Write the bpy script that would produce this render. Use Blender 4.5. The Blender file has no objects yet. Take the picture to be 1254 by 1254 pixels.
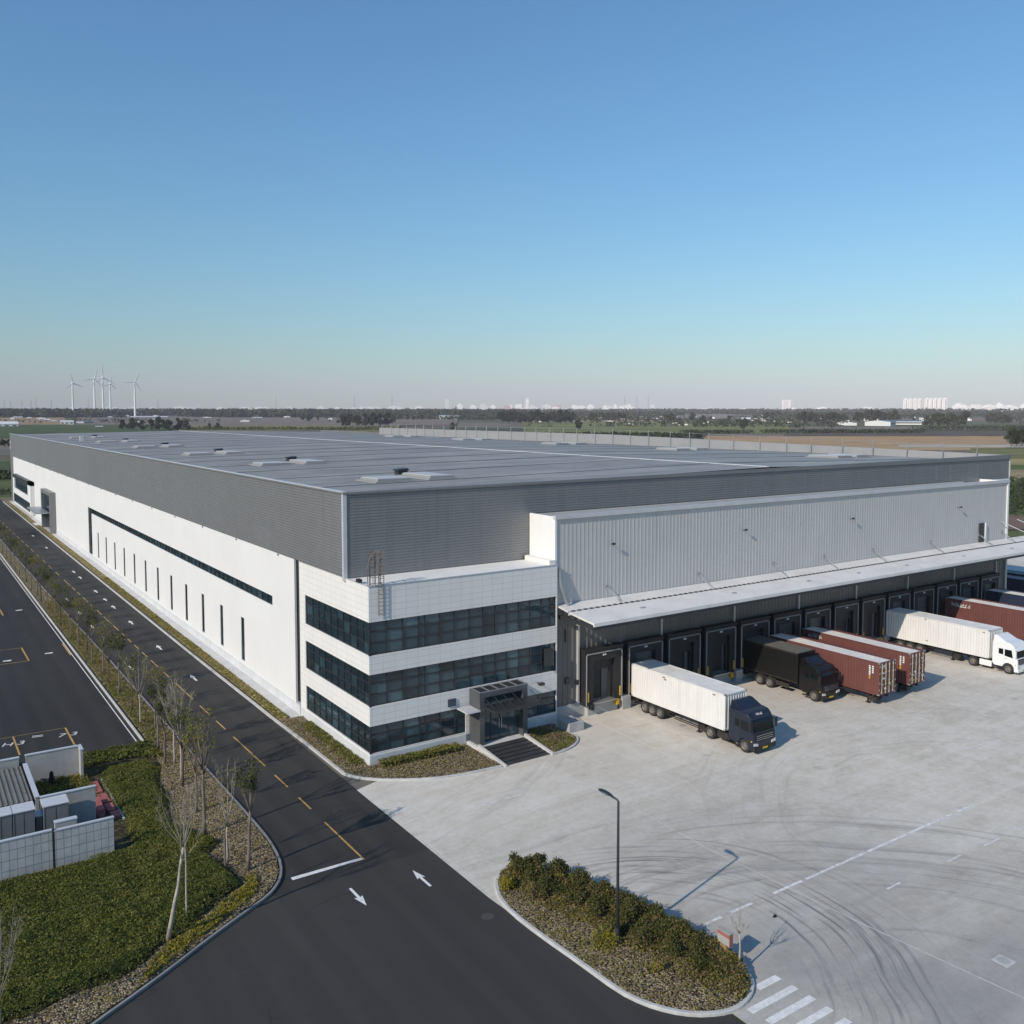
import bpy, bmesh, math, random
from mathutils import Vector, Matrix, noise

R = math.radians
rnd = random.Random(11)
S = bpy.context.scene
COL = S.collection

# ------------------------------------------------------------------ materials
class G:
    def __init__(s, name):
        s.m = bpy.data.materials.new(name)
        s.m.use_nodes = True
        s.t = s.m.node_tree
        s.t.nodes.clear()
        s.out = s.t.nodes.new('ShaderNodeOutputMaterial')
        s._tc = None
    def n(s, typ, ins=None, **props):
        nd = s.t.nodes.new('ShaderNode' + typ)
        for k, v in props.items():
            setattr(nd, k, v)
        for k, v in (ins or {}).items():
            sk = nd.inputs[k]
            if isinstance(v, bpy.types.NodeSocket):
                s.t.links.new(v, sk)
            else:
                sk.default_value = v
        return nd
    @property
    def co(s):
        if s._tc is None:
            s._tc = s.n('TexCoord').outputs['Object']
        return s._tc
    def noise(s, scale, detail=4, rough=.55, vec=None, dist=0):
        return s.n('TexNoise', {'Vector': vec or s.co, 'Scale': scale, 'Detail': detail, 'Roughness': rough, 'Distortion': dist}).outputs['Fac']
    def ramp(s, fac, stops, interp='LINEAR'):
        nd = s.n('ValToRGB', {'Fac': fac})
        cr = nd.color_ramp
        cr.interpolation = interp
        while len(cr.elements) < len(stops):
            cr.elements.new(.5)
        for e, (p, c) in zip(cr.elements, stops):
            e.position = p
            e.color = c if len(c) == 4 else (*c, 1)
        return nd.outputs['Color']
    def mix(s, fac, a, b, mode='MIX'):
        nd = s.n('MixRGB', {'Fac': fac, 'Color1': a, 'Color2': b}, blend_type=mode)
        return nd.outputs['Color']
    def math(s, op, a, b=0.0, c=0.0, clamp=False):
        nd = s.n('Math', {0: a, 1: b, 2: c}, operation=op)
        nd.use_clamp = clamp
        return nd.outputs[0]
    def mapping(s, scale=(1, 1, 1), rot=(0, 0, 0), loc=(0, 0, 0), vec=None):
        return s.n('Mapping', {'Vector': vec or s.co, 'Scale': scale, 'Rotation': rot, 'Location': loc}).outputs[0]
    def bump(s, h, strength=.3, dist=.05):
        return s.n('Bump', {'Height': h, 'Strength': strength, 'Distance': dist}).outputs[0]
    def bsdf(s, **ins):
        nm = {'col': 'Base Color', 'rough': 'Roughness', 'metal': 'Metallic', 'normal': 'Normal', 'spec': 'Specular IOR Level', 'coat': 'Coat Weight', 'coatr': 'Coat Roughness'}
        p = s.n('BsdfPrincipled', {nm[k]: v for k, v in ins.items()})
        s.t.links.new(p.outputs[0], s.out.inputs['Surface'])
        return p

def c4(c): return (*c, 1) if len(c) == 3 else c

def pm(name, col, rough=.6, metal=0., var=.12, vs=.8, col2=None, bump=0., bs=30., bd=.01, spec=.5, coat=0., dirt=0., streak=False):
    """everyday surface: base colour broken by noise at two scales, optional rain streaks and bump"""
    g = G(name)
    lo = c4(tuple(x * (1 - var) for x in col)); hi = c4(col2 if col2 else tuple(min(1, x * (1 + var)) for x in col))
    n1 = g.noise(vs, 5, .6)
    c = g.ramp(n1, [(.3, lo), (.7, hi)])
    n2 = g.noise(vs * 9, 3, .6)
    c = g.mix(var * .8, c, g.ramp(n2, [(.3, (.25, .25, .25)), (.7, (.75, .75, .75))]), 'OVERLAY')
    if streak:
        v = g.mapping((2.2, 2.2, .08))
        st = g.noise(1.0, 4, .6, v)
        c = g.mix(g.math('MULTIPLY', g.ramp(st, [(.5, (0, 0, 0)), (.75, (1, 1, 1))]), .22), c, c4(tuple(x * .55 for x in col)))
    ins = dict(col=c, rough=g.math('ADD', g.math('MULTIPLY', n2, .16), rough - .08, clamp=True), metal=metal, spec=spec, coat=coat)
    if bump:
        ins['normal'] = g.bump(g.noise(bs, 4), bump, bd)
    g.bsdf(**ins)
    return g.m

M = {}
M['white_wall'] = pm('white_render', (.735, .73, .72), .75, var=.03, vs=.25, streak=False, bump=.05, bs=6)
M['plinth'] = pm('plinth_concrete', (.60, .61, .62), .8, var=.08, vs=.6, streak=True)
M['clad'] = pm('grey_metal_cladding', (.245, .245, .245), .48, .4, var=.05, vs=.12, streak=True)
M['coping'] = pm('coping_metal', (.66, .67, .69), .4, .3, var=.06)
M['darkmetal'] = pm('dark_metal', (.055, .06, .065), .45, .5, var=.15)
M['lightbox'] = pm('ribbed_silver_sheet', (.56, .548, .53), .5, .2, var=.04, vs=.2, streak=True)
M['dockwall'] = pm('dock_sheet', (.15, .148, .145), .5, .3, var=.06, vs=.3, streak=True)
M['capwhite'] = pm('white_panel', (.80, .80, .79), .6, var=.03)
M['canopy'] = pm('canopy_sheet', (.70, .685, .66), .6, .0, var=.10, vs=.5, streak=False)
M['frame'] = pm('shelter_frame_steel', (.28, .285, .29), .5, .3, var=.12, vs=2)
M['parapet'] = pm('parapet_sheet', (.34, .34, .342), .55, .2, var=.06, vs=.3)
M['porchgrey'] = pm('porch_cladding', (.105, .11, .115), .45, .3, var=.1, vs=.8)
M['ladder'] = pm('weathered_ladder_steel', (.20, .165, .14), .6, .3, var=.3, vs=4)
M['steel'] = pm('galvanised_steel', (.48, .49, .50), .4, .7, var=.12, vs=3)
M['palesteel'] = pm('pale_painted_steel', (.62, .63, .64), .5, .2, var=.1, vs=3)
M['black'] = pm('black_rubber', (.014, .014, .016), .75, var=.3, vs=2, bump=.2, bs=12)
M['padblack'] = pm('black_curtain_and_shade', (.015, .015, .016), .65, var=.3, vs=1.2, bump=.3, bs=3, bd=.05)
M['doorgrey'] = pm('dock_door_panel', (.095, .099, .104), .5, .2, var=.08, vs=1)
M['yellow'] = pm('yellow_paint', (.62, .37, .03), .6, var=.25, vs=6)
M['roofing'] = None
M['officewhite'] = None
M['roofwhite'] = pm('white_roof_membrane', (.80, .80, .78), .7, var=.05, vs=.8)
M['signblue'] = pm('blue_panel', (.03, .05, .09), .3, var=.1)
M['concrete'] = pm('weathered_concrete', (.40, .40, .395), .85, var=.14, vs=.8, bump=.2, bs=15, streak=True)
M['kerb'] = pm('kerb_concrete', (.50, .495, .48), .85, var=.16, vs=1.5, bump=.25, bs=18)
M['kerbdark'] = pm('kerb_granite', (.22, .215, .21), .85, var=.2, vs=1.5, bump=.25, bs=18)
M['darkstep'] = pm('black_granite', (.045, .045, .047), .55, var=.3, vs=1.2)
M['cabinet'] = pm('grey_cabinet_shaded', (.20, .215, .23), .5, .2, var=.08, vs=1)  # darker grey, with the shade on the cabinet fronts put into the colour
M['redbrick'] = pm('red_paving', (.34, .105, .095), .8, var=.25, vs=3, bump=.3, bs=12)
M['bark'] = pm('grey_bark', (.16, .135, .11), .9, var=.35, vs=3, bump=.6, bs=22, bd=.02)
M['barkdark'] = pm('brown_bark', (.085, .07, .055), .9, var=.35, vs=3, bump=.6, bs=22, bd=.02)
M['birchbark'] = pm('pale_birch_bark', (.36, .32, .265), .85, var=.3, vs=2.5, bump=.4, bs=18)
M['lamp'] = pm('dark_grey_post', (.06, .068, .075), .45, .5, var=.12, vs=3)
M['lens'] = pm('lamp_lens', (.5, .52, .53), .2, var=.05)
M['timber'] = pm('sign_timber', (.35, .21, .09), .8, var=.3, vs=5)
M['signgrey'] = pm('sign_grey', (.36, .34, .315), .6, var=.12, vs=3)
M['signred'] = pm('sign_red', (.33, .12, .095), .6, var=.15, vs=4)
M['redbox'] = pm('oxide_red_container', (.145, .052, .043), .55, .0, var=.10, vs=.5, streak=True)
M['redroof'] = pm('faded_container_roof', (.76, .72, .67), .7, var=.16, vs=.7)
M['whitebox'] = pm('white_container', (.70, .692, .675), .5, 0, var=.05, vs=.5, streak=True)
M['whiteroof'] = pm('dusty_white_roof', (.74, .73, .70), .65, var=.12, vs=.8)
M['blackbox'] = pm('black_box_body', (.010, .010, .0095), .42, 0, spec=.3, var=.2, vs=.8)
M['boxroof'] = pm('dusty_dark_roof', (.15, .145, .125), .6, var=.2, vs=1)
M['navybox'] = pm('navy_container', (.018, .028, .06), .5, 0, var=.12, vs=.6, streak=True)
M['navy'] = pm('navy_truck_paint', (.012, .018, .034), .3, .0, var=.08, spec=.4, coat=.3)
M['blackpaint'] = pm('black_truck_paint', (.008, .007, .007), .3, .0, var=.1, spec=.35, coat=.3)
M['whitepaint'] = pm('white_truck_paint', (.80, .80, .80), .3, .0, var=.03, coat=.6)
M['tyre'] = pm('tyre_rubber', (.028, .027, .026), .85, var=.25, vs=4)
M['rim'] = pm('dusty_wheel_rim', (.22, .205, .185), .5, .4, var=.25, vs=6)
M['chassis'] = pm('dirty_chassis', (.035, .03, .027), .75, .2, var=.4, vs=3)
M['rust'] = pm('rusty_steel', (.16, .07, .04), .85, var=.4, vs=4)
M['chrome'] = pm('chrome_trim', (.6, .61, .63), .18, .9, var=.05)
M['headlight'] = pm('headlight_glass', (.65, .66, .66), .12, .2, var=.06)
M['plate'] = pm('yellow_plate', (.55, .40, .05), .5, var=.1)
M['whitemark'] = pm('white_lettering', (.72, .71, .69), .6, var=.12, vs=6)
M['rodgrey'] = pm('lock_rod_steel', (.55, .53, .50), .45, .5, var=.3, vs=4)
M['turbine'] = pm('turbine_white', (.82, .82, .82), .5, var=.02)
M['palebuild'] = pm('pale_building', (.84, .81, .78), .8, var=.08, vs=.05)
M['pinkbuild'] = pm('pinkish_building', (.52, .42, .39), .8, var=.1, vs=.05)
M['winddark'] = pm('dark_window', (.06, .07, .085), .2, var=.15)
M['bluesheet'] = pm('blue_sheet_roof', (.10, .17, .24), .5, .2, var=.15, vs=.05)
M['redroofb'] = pm('red_gable', (.45, .20, .16), .7, var=.15, vs=.1)
M['pylon'] = pm('pylon_steel', (.30, .31, .33), .6, .5, var=.1)

def glass(name, base, rough=.06, ior=1.62):
    g = G(name)
    n = g.noise(.35, 3)
    col = g.ramp(n, [(.35, c4(tuple(x * .6 for x in base))), (.7, c4(tuple(x * 1.3 for x in base)))])
    nb = g.bump(g.noise(.5, 2), .015, .05)
    p = g.bsdf(col=col, rough=rough, spec=.5, normal=nb)
    p.inputs['IOR'].default_value = ior
    return g.m
M['glass'] = glass('tinted_glass', (.030, .064, .080))
M['glass2'] = glass('tinted_glass_blinds', (.060, .115, .135))
M['glass3'] = glass('tinted_glass_dark', (.014, .032, .040))
M['trglass'] = glass('truck_glass', (.006, .010, .010), .04, 1.42)

def roofing():
    g = G('grey_roof_membrane')
    n = g.noise(.05, 5, .6)
    c = g.ramp(n, [(.3, (.255, .241, .218)), (.7, (.325, .306, .277))])
    st = g.noise(1, 6, .68, g.mapping((.035, .42, 1)))
    c = g.mix(.85, c, g.ramp(st, [(.3, (.30, .30, .30)), (.7, (.70, .70, .70))]), 'OVERLAY')
    pa = g.noise(.16, 6, .7)
    c = g.mix(.5, c, g.ramp(pa, [(.3, (.34, .34, .34)), (.7, (.68, .68, .68))]), 'OVERLAY')
    # standing-seam lines every 0.9 m
    w = g.n('TexWave', {'Vector': g.mapping((1, 1, 1)), 'Scale': .35, 'Distortion': 0}, bands_direction='Y').outputs['Fac']
    ln = g.ramp(w, [(.0, (1, 1, 1)), (.12, (0, 0, 0))])
    c = g.mix(g.math('MULTIPLY', ln, .06), c, (.14, .14, .14, 1))
    g.bsdf(col=c, rough=.55, metal=.1)
    return g.m
M['roofing'] = roofing()

def tiles():
    g = G('white_facade_panels')
    n = g.noise(.5, 5)
    c = g.ramp(n, [(.3, (.74, .725, .70)), (.7, (.80, .78, .755))])
    # joint grid of the panels, any wall direction: the horizontal run is x + y
    sep = g.n('SeparateXYZ', {0: g.co})
    run = g.math('ADD', sep.outputs['X'], sep.outputs['Y'])
    def joint(v, per, w):
        f = g.math('FRACT', g.math('DIVIDE', v, per))
        return g.math('GREATER_THAN', g.math('ABSOLUTE', g.math('SUBTRACT', f, .5)), .5 - w / per / 2)
    j = g.math('MAXIMUM', joint(run, .92, .022), joint(sep.outputs['Z'], .46, .022))
    c = g.mix(g.math('MULTIPLY', j, .62), c, (.36, .365, .37, 1))
    g.bsdf(col=c, rough=.6, normal=g.bump(g.math('SUBTRACT', 1.0, j), .25, .01))
    return g.m
M['officewhite'] = tiles()

def gridwall():
    g = G('grey_block_panels')
    n = g.noise(1.2, 5)
    c = g.ramp(n, [(.3, (.36, .38, .39)), (.7, (.52, .535, .545))])
    sep = g.n('SeparateXYZ', {0: g.co})
    run = g.math('ADD', sep.outputs['X'], sep.outputs['Y'])
    def joint(v, per, w):
        f = g.math('FRACT', g.math('DIVIDE', v, per))
        return g.math('GREATER_THAN', g.math('ABSOLUTE', g.math('SUBTRACT', f, .5)), .5 - w / per / 2)
    j = g.math('MAXIMUM', joint(run, .38, .025), joint(sep.outputs['Z'], .555, .03))
    c = g.mix(g.math('MULTIPLY', j, .75), c, (.10, .105, .11, 1))
    g.bsdf(col=c, rough=.75, normal=g.bump(g.math('SUBTRACT', 1.0, j), .6, .02))
    return g.m
M['gridwall'] = gridwall()

def asphalt(name, a, b):
    g = G(name)
    n1 = g.noise(.06, 6, .65)
    c = g.ramp(n1, [(.3, a), (.7, b)])
    st = g.noise(1, 5, .6, g.mapping((.9, .05, 1)))
    c = g.mix(.35, c, g.ramp(st, [(.3, (.3, .3, .3)), (.7, (.7, .7, .7))]), 'OVERLAY')
    sx = g.n('SeparateXYZ', {0: g.co}).outputs['X']
    wt = g.n('TexWave', {'Vector': g.mapping((1, .004, 1)), 'Scale': .17, 'Distortion': 1.2, 'Detail': 2, 'Detail Scale': .4}, bands_direction='X').outputs['Fac']
    c = g.mix(.28, c, g.ramp(wt, [(.25, (.36, .36, .36)), (.75, (.66, .655, .65))]), 'OVERLAY')
    sy = g.n('SeparateXYZ', {0: g.co}).outputs['Y']
    old = g.math('LESS_THAN', g.math('ADD', sy, g.math('MULTIPLY', g.noise(.8, 3), .25)), -12.8)
    c = g.mix(g.math('MULTIPLY', old, .22), c, (.075, .072, .068, 1))
    p = g.noise(.35, 6, .7)
    c = g.mix(g.math('MULTIPLY', g.ramp(p, [(.62, (0, 0, 0)), (.75, (1, 1, 1))]), .25), c, (.085, .082, .08, 1))
    vc = g.n('TexVoronoi', {'Vector': g.n('VectorMath', {0: g.co, 1: g.n('TexNoise', {'Vector': g.co, 'Scale': .6, 'Detail': 4}).outputs['Color']}, operation='ADD').outputs[0], 'Scale': .11}, feature='DISTANCE_TO_EDGE').outputs['Distance']
    ck = g.math('MULTIPLY', g.math('LESS_THAN', vc, .0035), g.ramp(g.noise(.07, 3), [(.5, (0, 0, 0)), (.56, (1, 1, 1))]))
    c = g.mix(g.math('MULTIPLY', ck, .55), c, (.011, .011, .011, 1))
    f = g.noise(22, 3, .7)
    c = g.mix(.5, c, g.ramp(f, [(.3, (.35, .35, .35)), (.7, (.65, .65, .65))]), 'OVERLAY')
    g.bsdf(col=c, rough=.82, spec=.35, normal=g.bump(f, .35, .01))
    return g.m
M['asphalt'] = asphalt('asphalt', (.029, .0275, .0255), (.041, .039, .0365))
M['lotasphalt'] = asphalt('lot_asphalt', (.024, .023, .022), (.034, .0325, .031))

def yard():
    g = G('yard_concrete')
    sep = g.n('SeparateXYZ', {0: g.co})
    X, Y = sep.outputs['X'], sep.outputs['Y']
    n1 = g.noise(.045, 6, .62)
    c = g.ramp(n1, [(.25, (.51, .478, .415)), (.55, (.61, .572, .498)), (.78, (.68, .638, .558))])
    mo = g.noise(.55, 7, .72)
    c = g.mix(.5, c, g.ramp(mo, [(.3, (.33, .33, .335)), (.7, (.68, .68, .68))]), 'OVERLAY')
    mo2 = g.noise(2.6, 5, .7)
    c = g.mix(.35, c, g.ramp(mo2, [(.3, (.34, .34, .34)), (.7, (.66, .66, .66))]), 'OVERLAY')
    # brushed streaks running with the traffic, two crossing directions, warped
    wv = g.n('VectorMath', {0: g.co, 1: g.n('VectorMath', {0: g.n('TexNoise', {'Vector': g.co, 'Scale': .09, 'Detail': 3}).outputs['Color'], 'Scale': 2.2}, operation='SCALE').outputs[0]}, operation='ADD').outputs[0]
    s1 = g.noise(1, 6, .65, g.mapping((.10, .95, 1), (0, 0, R(24)), vec=wv))
    c = g.mix(.20, c, g.ramp(s1, [(.28, (.28, .28, .285)), (.72, (.70, .70, .70))]), 'OVERLAY')
    s2 = g.noise(1, 5, .65, g.mapping((.08, 1.5, 1), (0, 0, R(-18)), vec=wv))
    c = g.mix(.20, c, g.ramp(s2, [(.3, (.3, .3, .3)), (.7, (.7, .7, .7))]), 'OVERLAY')
    # sandy dust in the loading bays
    bay = g.math('MULTIPLY', g.ramp(g.math('ADD', g.math('DIVIDE', Y, 16.0), 1.05), [(.0, (0, 0, 0)), (.5, (1, 1, 1))]), g.ramp(g.noise(.16, 5), [(.35, (0, 0, 0)), (.7, (1, 1, 1))]))
    c = g.mix(g.math('MULTIPLY', bay, .5), c, (.60, .56, .50, 1))
    # oil and dust blotches
    sp = g.n('TexVoronoi', {'Vector': g.co, 'Scale': .33, 'Randomness': 1.0}).outputs['Distance']
    spm = g.math('MULTIPLY', g.ramp(g.math('ADD', sp, g.math('MULTIPLY', g.noise(3.5, 4), .18)), [(.15, (1, 1, 1)), (.24, (0, 0, 0))]), g.ramp(g.noise(.11, 3), [(.52, (0, 0, 0)), (.62, (1, 1, 1))]))
    c = g.mix(g.math('MULTIPLY', spm, .45), c, (.16, .155, .15, 1))
    b = g.noise(.30, 7, .7)
    c = g.mix(g.math('MULTIPLY', g.ramp(b, [(.62, (0, 0, 0)), (.82, (1, 1, 1))]), .28), c, (.22, .22, .22, 1))
    # cast slab joints 6 m x 5 m
    def joint(v, per, off, w):
        f = g.math('FRACT', g.math('DIVIDE', g.math('ADD', v, off), per))
        return g.math('GREATER_THAN', g.math('ABSOLUTE', g.math('SUBTRACT', f, .5)), .5 - w / per / 2)
    j = g.math('MAXIMUM', joint(X, 5.2, 2.1, .05), joint(Y, 6.1, 2.9, .05))
    fl = g.n('CombineXYZ', {0: g.math('FLOOR', g.math('DIVIDE', g.math('ADD', X, 2.1 + 2.6), 5.2)), 1: g.math('FLOOR', g.math('DIVIDE', g.math('ADD', Y, 2.9 + 3.05), 6.1))}).outputs[0]
    wn = g.n('TexWhiteNoise', {'Vector': fl}, noise_dimensions='2D').outputs['Value']
    c = g.mix(.22, c, g.ramp(wn, [(0, (.36, .36, .365)), (1, (.64, .635, .625))]), 'OVERLAY')
    jn = g.ramp(g.noise(.4, 4), [(.35, (0, 0, 0)), (.6, (1, 1, 1))])
    c = g.mix(g.math('MULTIPLY', g.math('MULTIPLY', j, jn), .5), c, (.74, .72, .69, 1))
    # tyre arcs: rings about turning centres, broken up and only on one side
    def arcs(cx, cy, r0, r1, scale, amount, side, seed):
        nonlocal c
        dx = g.math('SUBTRACT', X, cx); dy = g.math('SUBTRACT', Y, cy)
        wob = g.math('MULTIPLY', g.math('SUBTRACT', g.noise(.07, 2), .5), 3.5)
        r = g.math('ADD', g.math('SQRT', g.math('ADD', g.math('MULTIPLY', dx, dx), g.math('MULTIPLY', dy, dy))), wob)
        v = g.n('CombineXYZ', {0: g.math('MULTIPLY', r, scale), 1: seed, 2: g.math('MULTIPLY', g.math('ARCTAN2', dy, dx), 1.3)}).outputs[0]
        rings = g.ramp(g.noise(1.0, 3, .6, v), [(.53, (0, 0, 0)), (.70, (1, 1, 1))])
        band = g.math('MULTIPLY', g.math('SMOOTH_MIN', 1.0, g.math('MAXIMUM', 0.0, g.math('DIVIDE', g.math('SUBTRACT', r, r0), 1.5)), .3), g.math('SMOOTH_MIN', 1.0, g.math('MAXIMUM', 0.0, g.math('DIVIDE', g.math('SUBTRACT', r1, r), 4.0)), .3))
        sd = g.math('MULTIPLY', g.math('ADD', g.math('MULTIPLY', dx, side[0]), g.math('MULTIPLY', dy, side[1])), .12, clamp=True)
        f = g.math('MULTIPLY', g.math('MULTIPLY', rings, band), g.math('MULTIPLY', sd, amount), clamp=True)
        c = g.mix(f, c, (.085, .085, .088, 1))
    arcs(1.5, -28.9, 5.2, 14.0, 3.4, 1.15, (1, .0), 3.1)
    arcs(4.0, -44.0, 12, 30, 1.8, .40, (1, .6), 9.7)
    arcs(30.0, -30.0, 10, 24, 1.9, .14, (-.3, 1), 5.3)
    arcs(-6, 14.0, 18, 30, 2.0, .2, (.9, -.6), 1.3)
    dx = g.math('SUBTRACT', X, 9.0); dy = g.math('SUBTRACT', Y, -40.0)
    rr_ = g.math('SQRT', g.math('ADD', g.math('MULTIPLY', dx, dx), g.math('MULTIPLY', g.math('MULTIPLY', dy, dy), .5)))
    pt = g.math('MULTIPLY', g.ramp(g.math('DIVIDE', rr_, 25.0), [(.0, (1, 1, 1)), (1, (0, 0, 0))], 'EASE'), g.ramp(g.noise(.14, 5, .65), [(.3, (.4, .4, .4)), (.65, (1, 1, 1))]))
    c = g.mix(g.math('MULTIPLY', pt, .85), c, (.25, .245, .24, 1))
    f = g.noise(14, 3, .7)
    c = g.mix(.30, c, g.ramp(f, [(.3, (.35, .35, .35)), (.7, (.65, .65, .65))]), 'OVERLAY')
    g.bsdf(col=c, rough=.80, spec=.35, normal=g.bump(f, .15, .01))
    return g.m
M['yard'] = yard()

def soilmat(name, stops, cell=5.0, bump=.9):
    g = G(name)
    v = g.n('TexVoronoi', {'Vector': g.co, 'Scale': cell, 'Randomness': 1.0})
    n = g.noise(1.1, 6, .7)
    c = g.ramp(n, stops)
    gv = g.n('SeparateColor', {0: v.outputs['Color']}).outputs[0]
    c = g.mix(.8, c, g.ramp(gv, [(0, (.2, .2, .2)), (1, (.82, .80, .78))]), 'OVERLAY')
    c = g.mix(g.ramp(v.outputs['Distance'], [(.35, (0, 0, 0)), (.75, (1, 1, 1))]), c, (.035, .03, .024, 1))
    g.bsdf(col=c, rough=.95, spec=.15, normal=g.bump(g.math('SUBTRACT', 1.0, v.outputs['Distance']), bump, .08))
    return g.m
M['mulch'] = soilmat('dry_mulch', [(.3, (.27, .215, .135)), (.5, (.38, .315, .20)), (.7, (.41, .345, .19))], 10.0)
M['strip'] = soilmat('strip_soil', [(.3, (.20, .18, .075)), (.5, (.27, .23, .14)), (.7, (.19, .19, .07))], 5.0)
M['verge'] = soilmat('verge_grass', [(.3, (.26, .225, .075)), (.5, (.36, .30, .125)), (.7, (.25, .235, .075))], 4.0, .6)
M['soil'] = soilmat('garden_soil', [(.3, (.05, .05, .02)), (.7, (.085, .08, .035))], 4.0)
M['pave'] = pm('pavement_slab', (.56, .55, .535), .85, var=.1, vs=.6, bump=.1, bs=10)

def paint(name, col, wear=.45):
    g = G(name)
    n = g.noise(3.0, 6, .7)
    g2 = g.noise(.5, 4)
    k = g.math('MULTIPLY', g.ramp(n, [(.42, (0, 0, 0)), (.62, (1, 1, 1))]), wear)
    c = g.mix(k, c4(col), c4(tuple(x * .45 for x in col)))
    c = g.mix(.25, c, g.ramp(g2, [(.3, (.3, .3, .3)), (.7, (.7, .7, .7))]), 'OVERLAY')
    g.bsdf(col=c, rough=.7)
    return g.m
M['pwhite'] = paint('white_road_paint', (.80, .79, .77), .38)
M['pyellow'] = paint('yellow_road_paint', (.50, .31, .09), .4)
M['pfaint'] = paint('worn_white_paint', (.78, .77, .75), .6)
M['pjoint'] = paint('joint_sealant', (.66, .645, .615), .5)
M['pbay'] = paint('worn_cream_paint', (.74, .68, .59), .35)

def foliage(name, cols, trans=.25):
    g = G(name)
    oi = g.n('ObjectInfo').outputs['Random']
    n = g.noise(1.7, 3)
    c = g.ramp(n, [(.28 + .44 * i / max(1, len(cols) - 1), c4(x)) for i, x in enumerate(cols)])
    c = g.mix(.3, c, g.ramp(oi, [(0, (.3, .34, .3)), (1, (.68, .62, .5))]), 'OVERLAY')
    d = g.n('BsdfDiffuse', {'Color': c, 'Roughness': .5})
    tcol = g.mix(1.0, c, (1.25, 1.3, .7, 1), 'MULTIPLY')
    t = g.n('BsdfTranslucent', {'Color': tcol})
    m = g.n('MixShader', {0: trans, 1: d.outputs[0], 2: t.outputs[0]})
    gl = g.n('BsdfGlossy', {'Color': (1, 1, 1, 1), 'Roughness': .6})
    m2 = g.n('MixShader', {0: .015, 1: m.outputs[0], 2: gl.outputs[0]})
    g.t.links.new(m2.outputs[0], g.out.inputs['Surface'])
    return g.m
M['leafA'] = foliage('hedge_leaf_dark', [(.066, .082, .018), (.10, .118, .026)])
M['leafB'] = foliage('hedge_leaf_mid', [(.12, .14, .030), (.175, .19, .043)])
M['leafC'] = foliage('hedge_leaf_olive', [(.18, .175, .043), (.24, .22, .06)])
M['shrA'] = foliage('shrub_leaf_dark', [(.034, .048, .011), (.056, .073, .016)])
M['shrB'] = foliage('shrub_leaf_mid', [(.07, .083, .018), (.10, .112, .026)])
M['shrC'] = foliage('shrub_leaf_olive', [(.115, .11, .028), (.15, .138, .038)])
M['leafY'] = foliage('yellow_leaf', [(.24, .20, .02), (.36, .29, .03)])
M['leafBrown'] = foliage('brown_leaf', [(.15, .10, .06), (.25, .18, .10)])
M['leafTan'] = foliage('tan_leaf', [(.27, .21, .12), (.34, .28, .17)])
M['leafFar'] = foliage('far_tree_leaf', [(.050, .068, .028), (.080, .098, .038)])
M['leafFar2'] = foliage('far_tree_leaf_olive', [(.085, .095, .036), (.12, .12, .05)])
M['leafDark'] = foliage('far_tree_leaf_dark', [(.032, .046, .024), (.05, .066, .032)])

def ground():
    g = G('farmland')
    b = g.n('TexVoronoi', {'Vector': g.mapping((.0022, .0058, 1), (0, 0, R(33))), 'Scale': 1.0, 'Randomness': .8})
    c = g.ramp(g.n('SeparateColor', {0: b.outputs['Color']}).outputs[0], [(.0, (.14, .125, .085)), (.25, (.19, .165, .12)), (.42, (.10, .12, .05)), (.6, (.165, .15, .125)), (.8, (.075, .10, .045)), (1, (.22, .18, .11))], 'CONSTANT')
    n = g.noise(.02, 6, .65)
    c = g.mix(.6, c, g.ramp(n, [(.3, (.28, .28, .28)), (.7, (.70, .70, .70))]), 'OVERLAY')
    n = g.noise(.3, 4, .65)
    c = g.mix(.4, c, g.ramp(n, [(.3, (.3, .3, .3)), (.7, (.68, .68, .68))]), 'OVERLAY')
    g.bsdf(col=c, rough=1.0, spec=.1)
    return g.m
M['ground'] = ground()

def field(name, a, b, sc=.03, rows=None):
    g = G(name)
    n = g.noise(sc, 6, .65)
    c = g.ramp(n, [(.3, c4(a)), (.7, c4(b))])
    st = g.noise(1, 4, .6, g.mapping((.012, .12, 1), (0, 0, R(rows if rows is not None else 60))))
    c = g.mix(.6, c, g.ramp(st, [(.3, (.3, .3, .3)), (.7, (.7, .7, .7))]), 'OVERLAY')
    g.bsdf(col=c, rough=1.0, spec=.1)
    return g.m

# ------------------------------------------------------------------ mesh builder
def root_of(o):
    while o.parent is not None:
        o = o.parent
    return o

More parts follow.
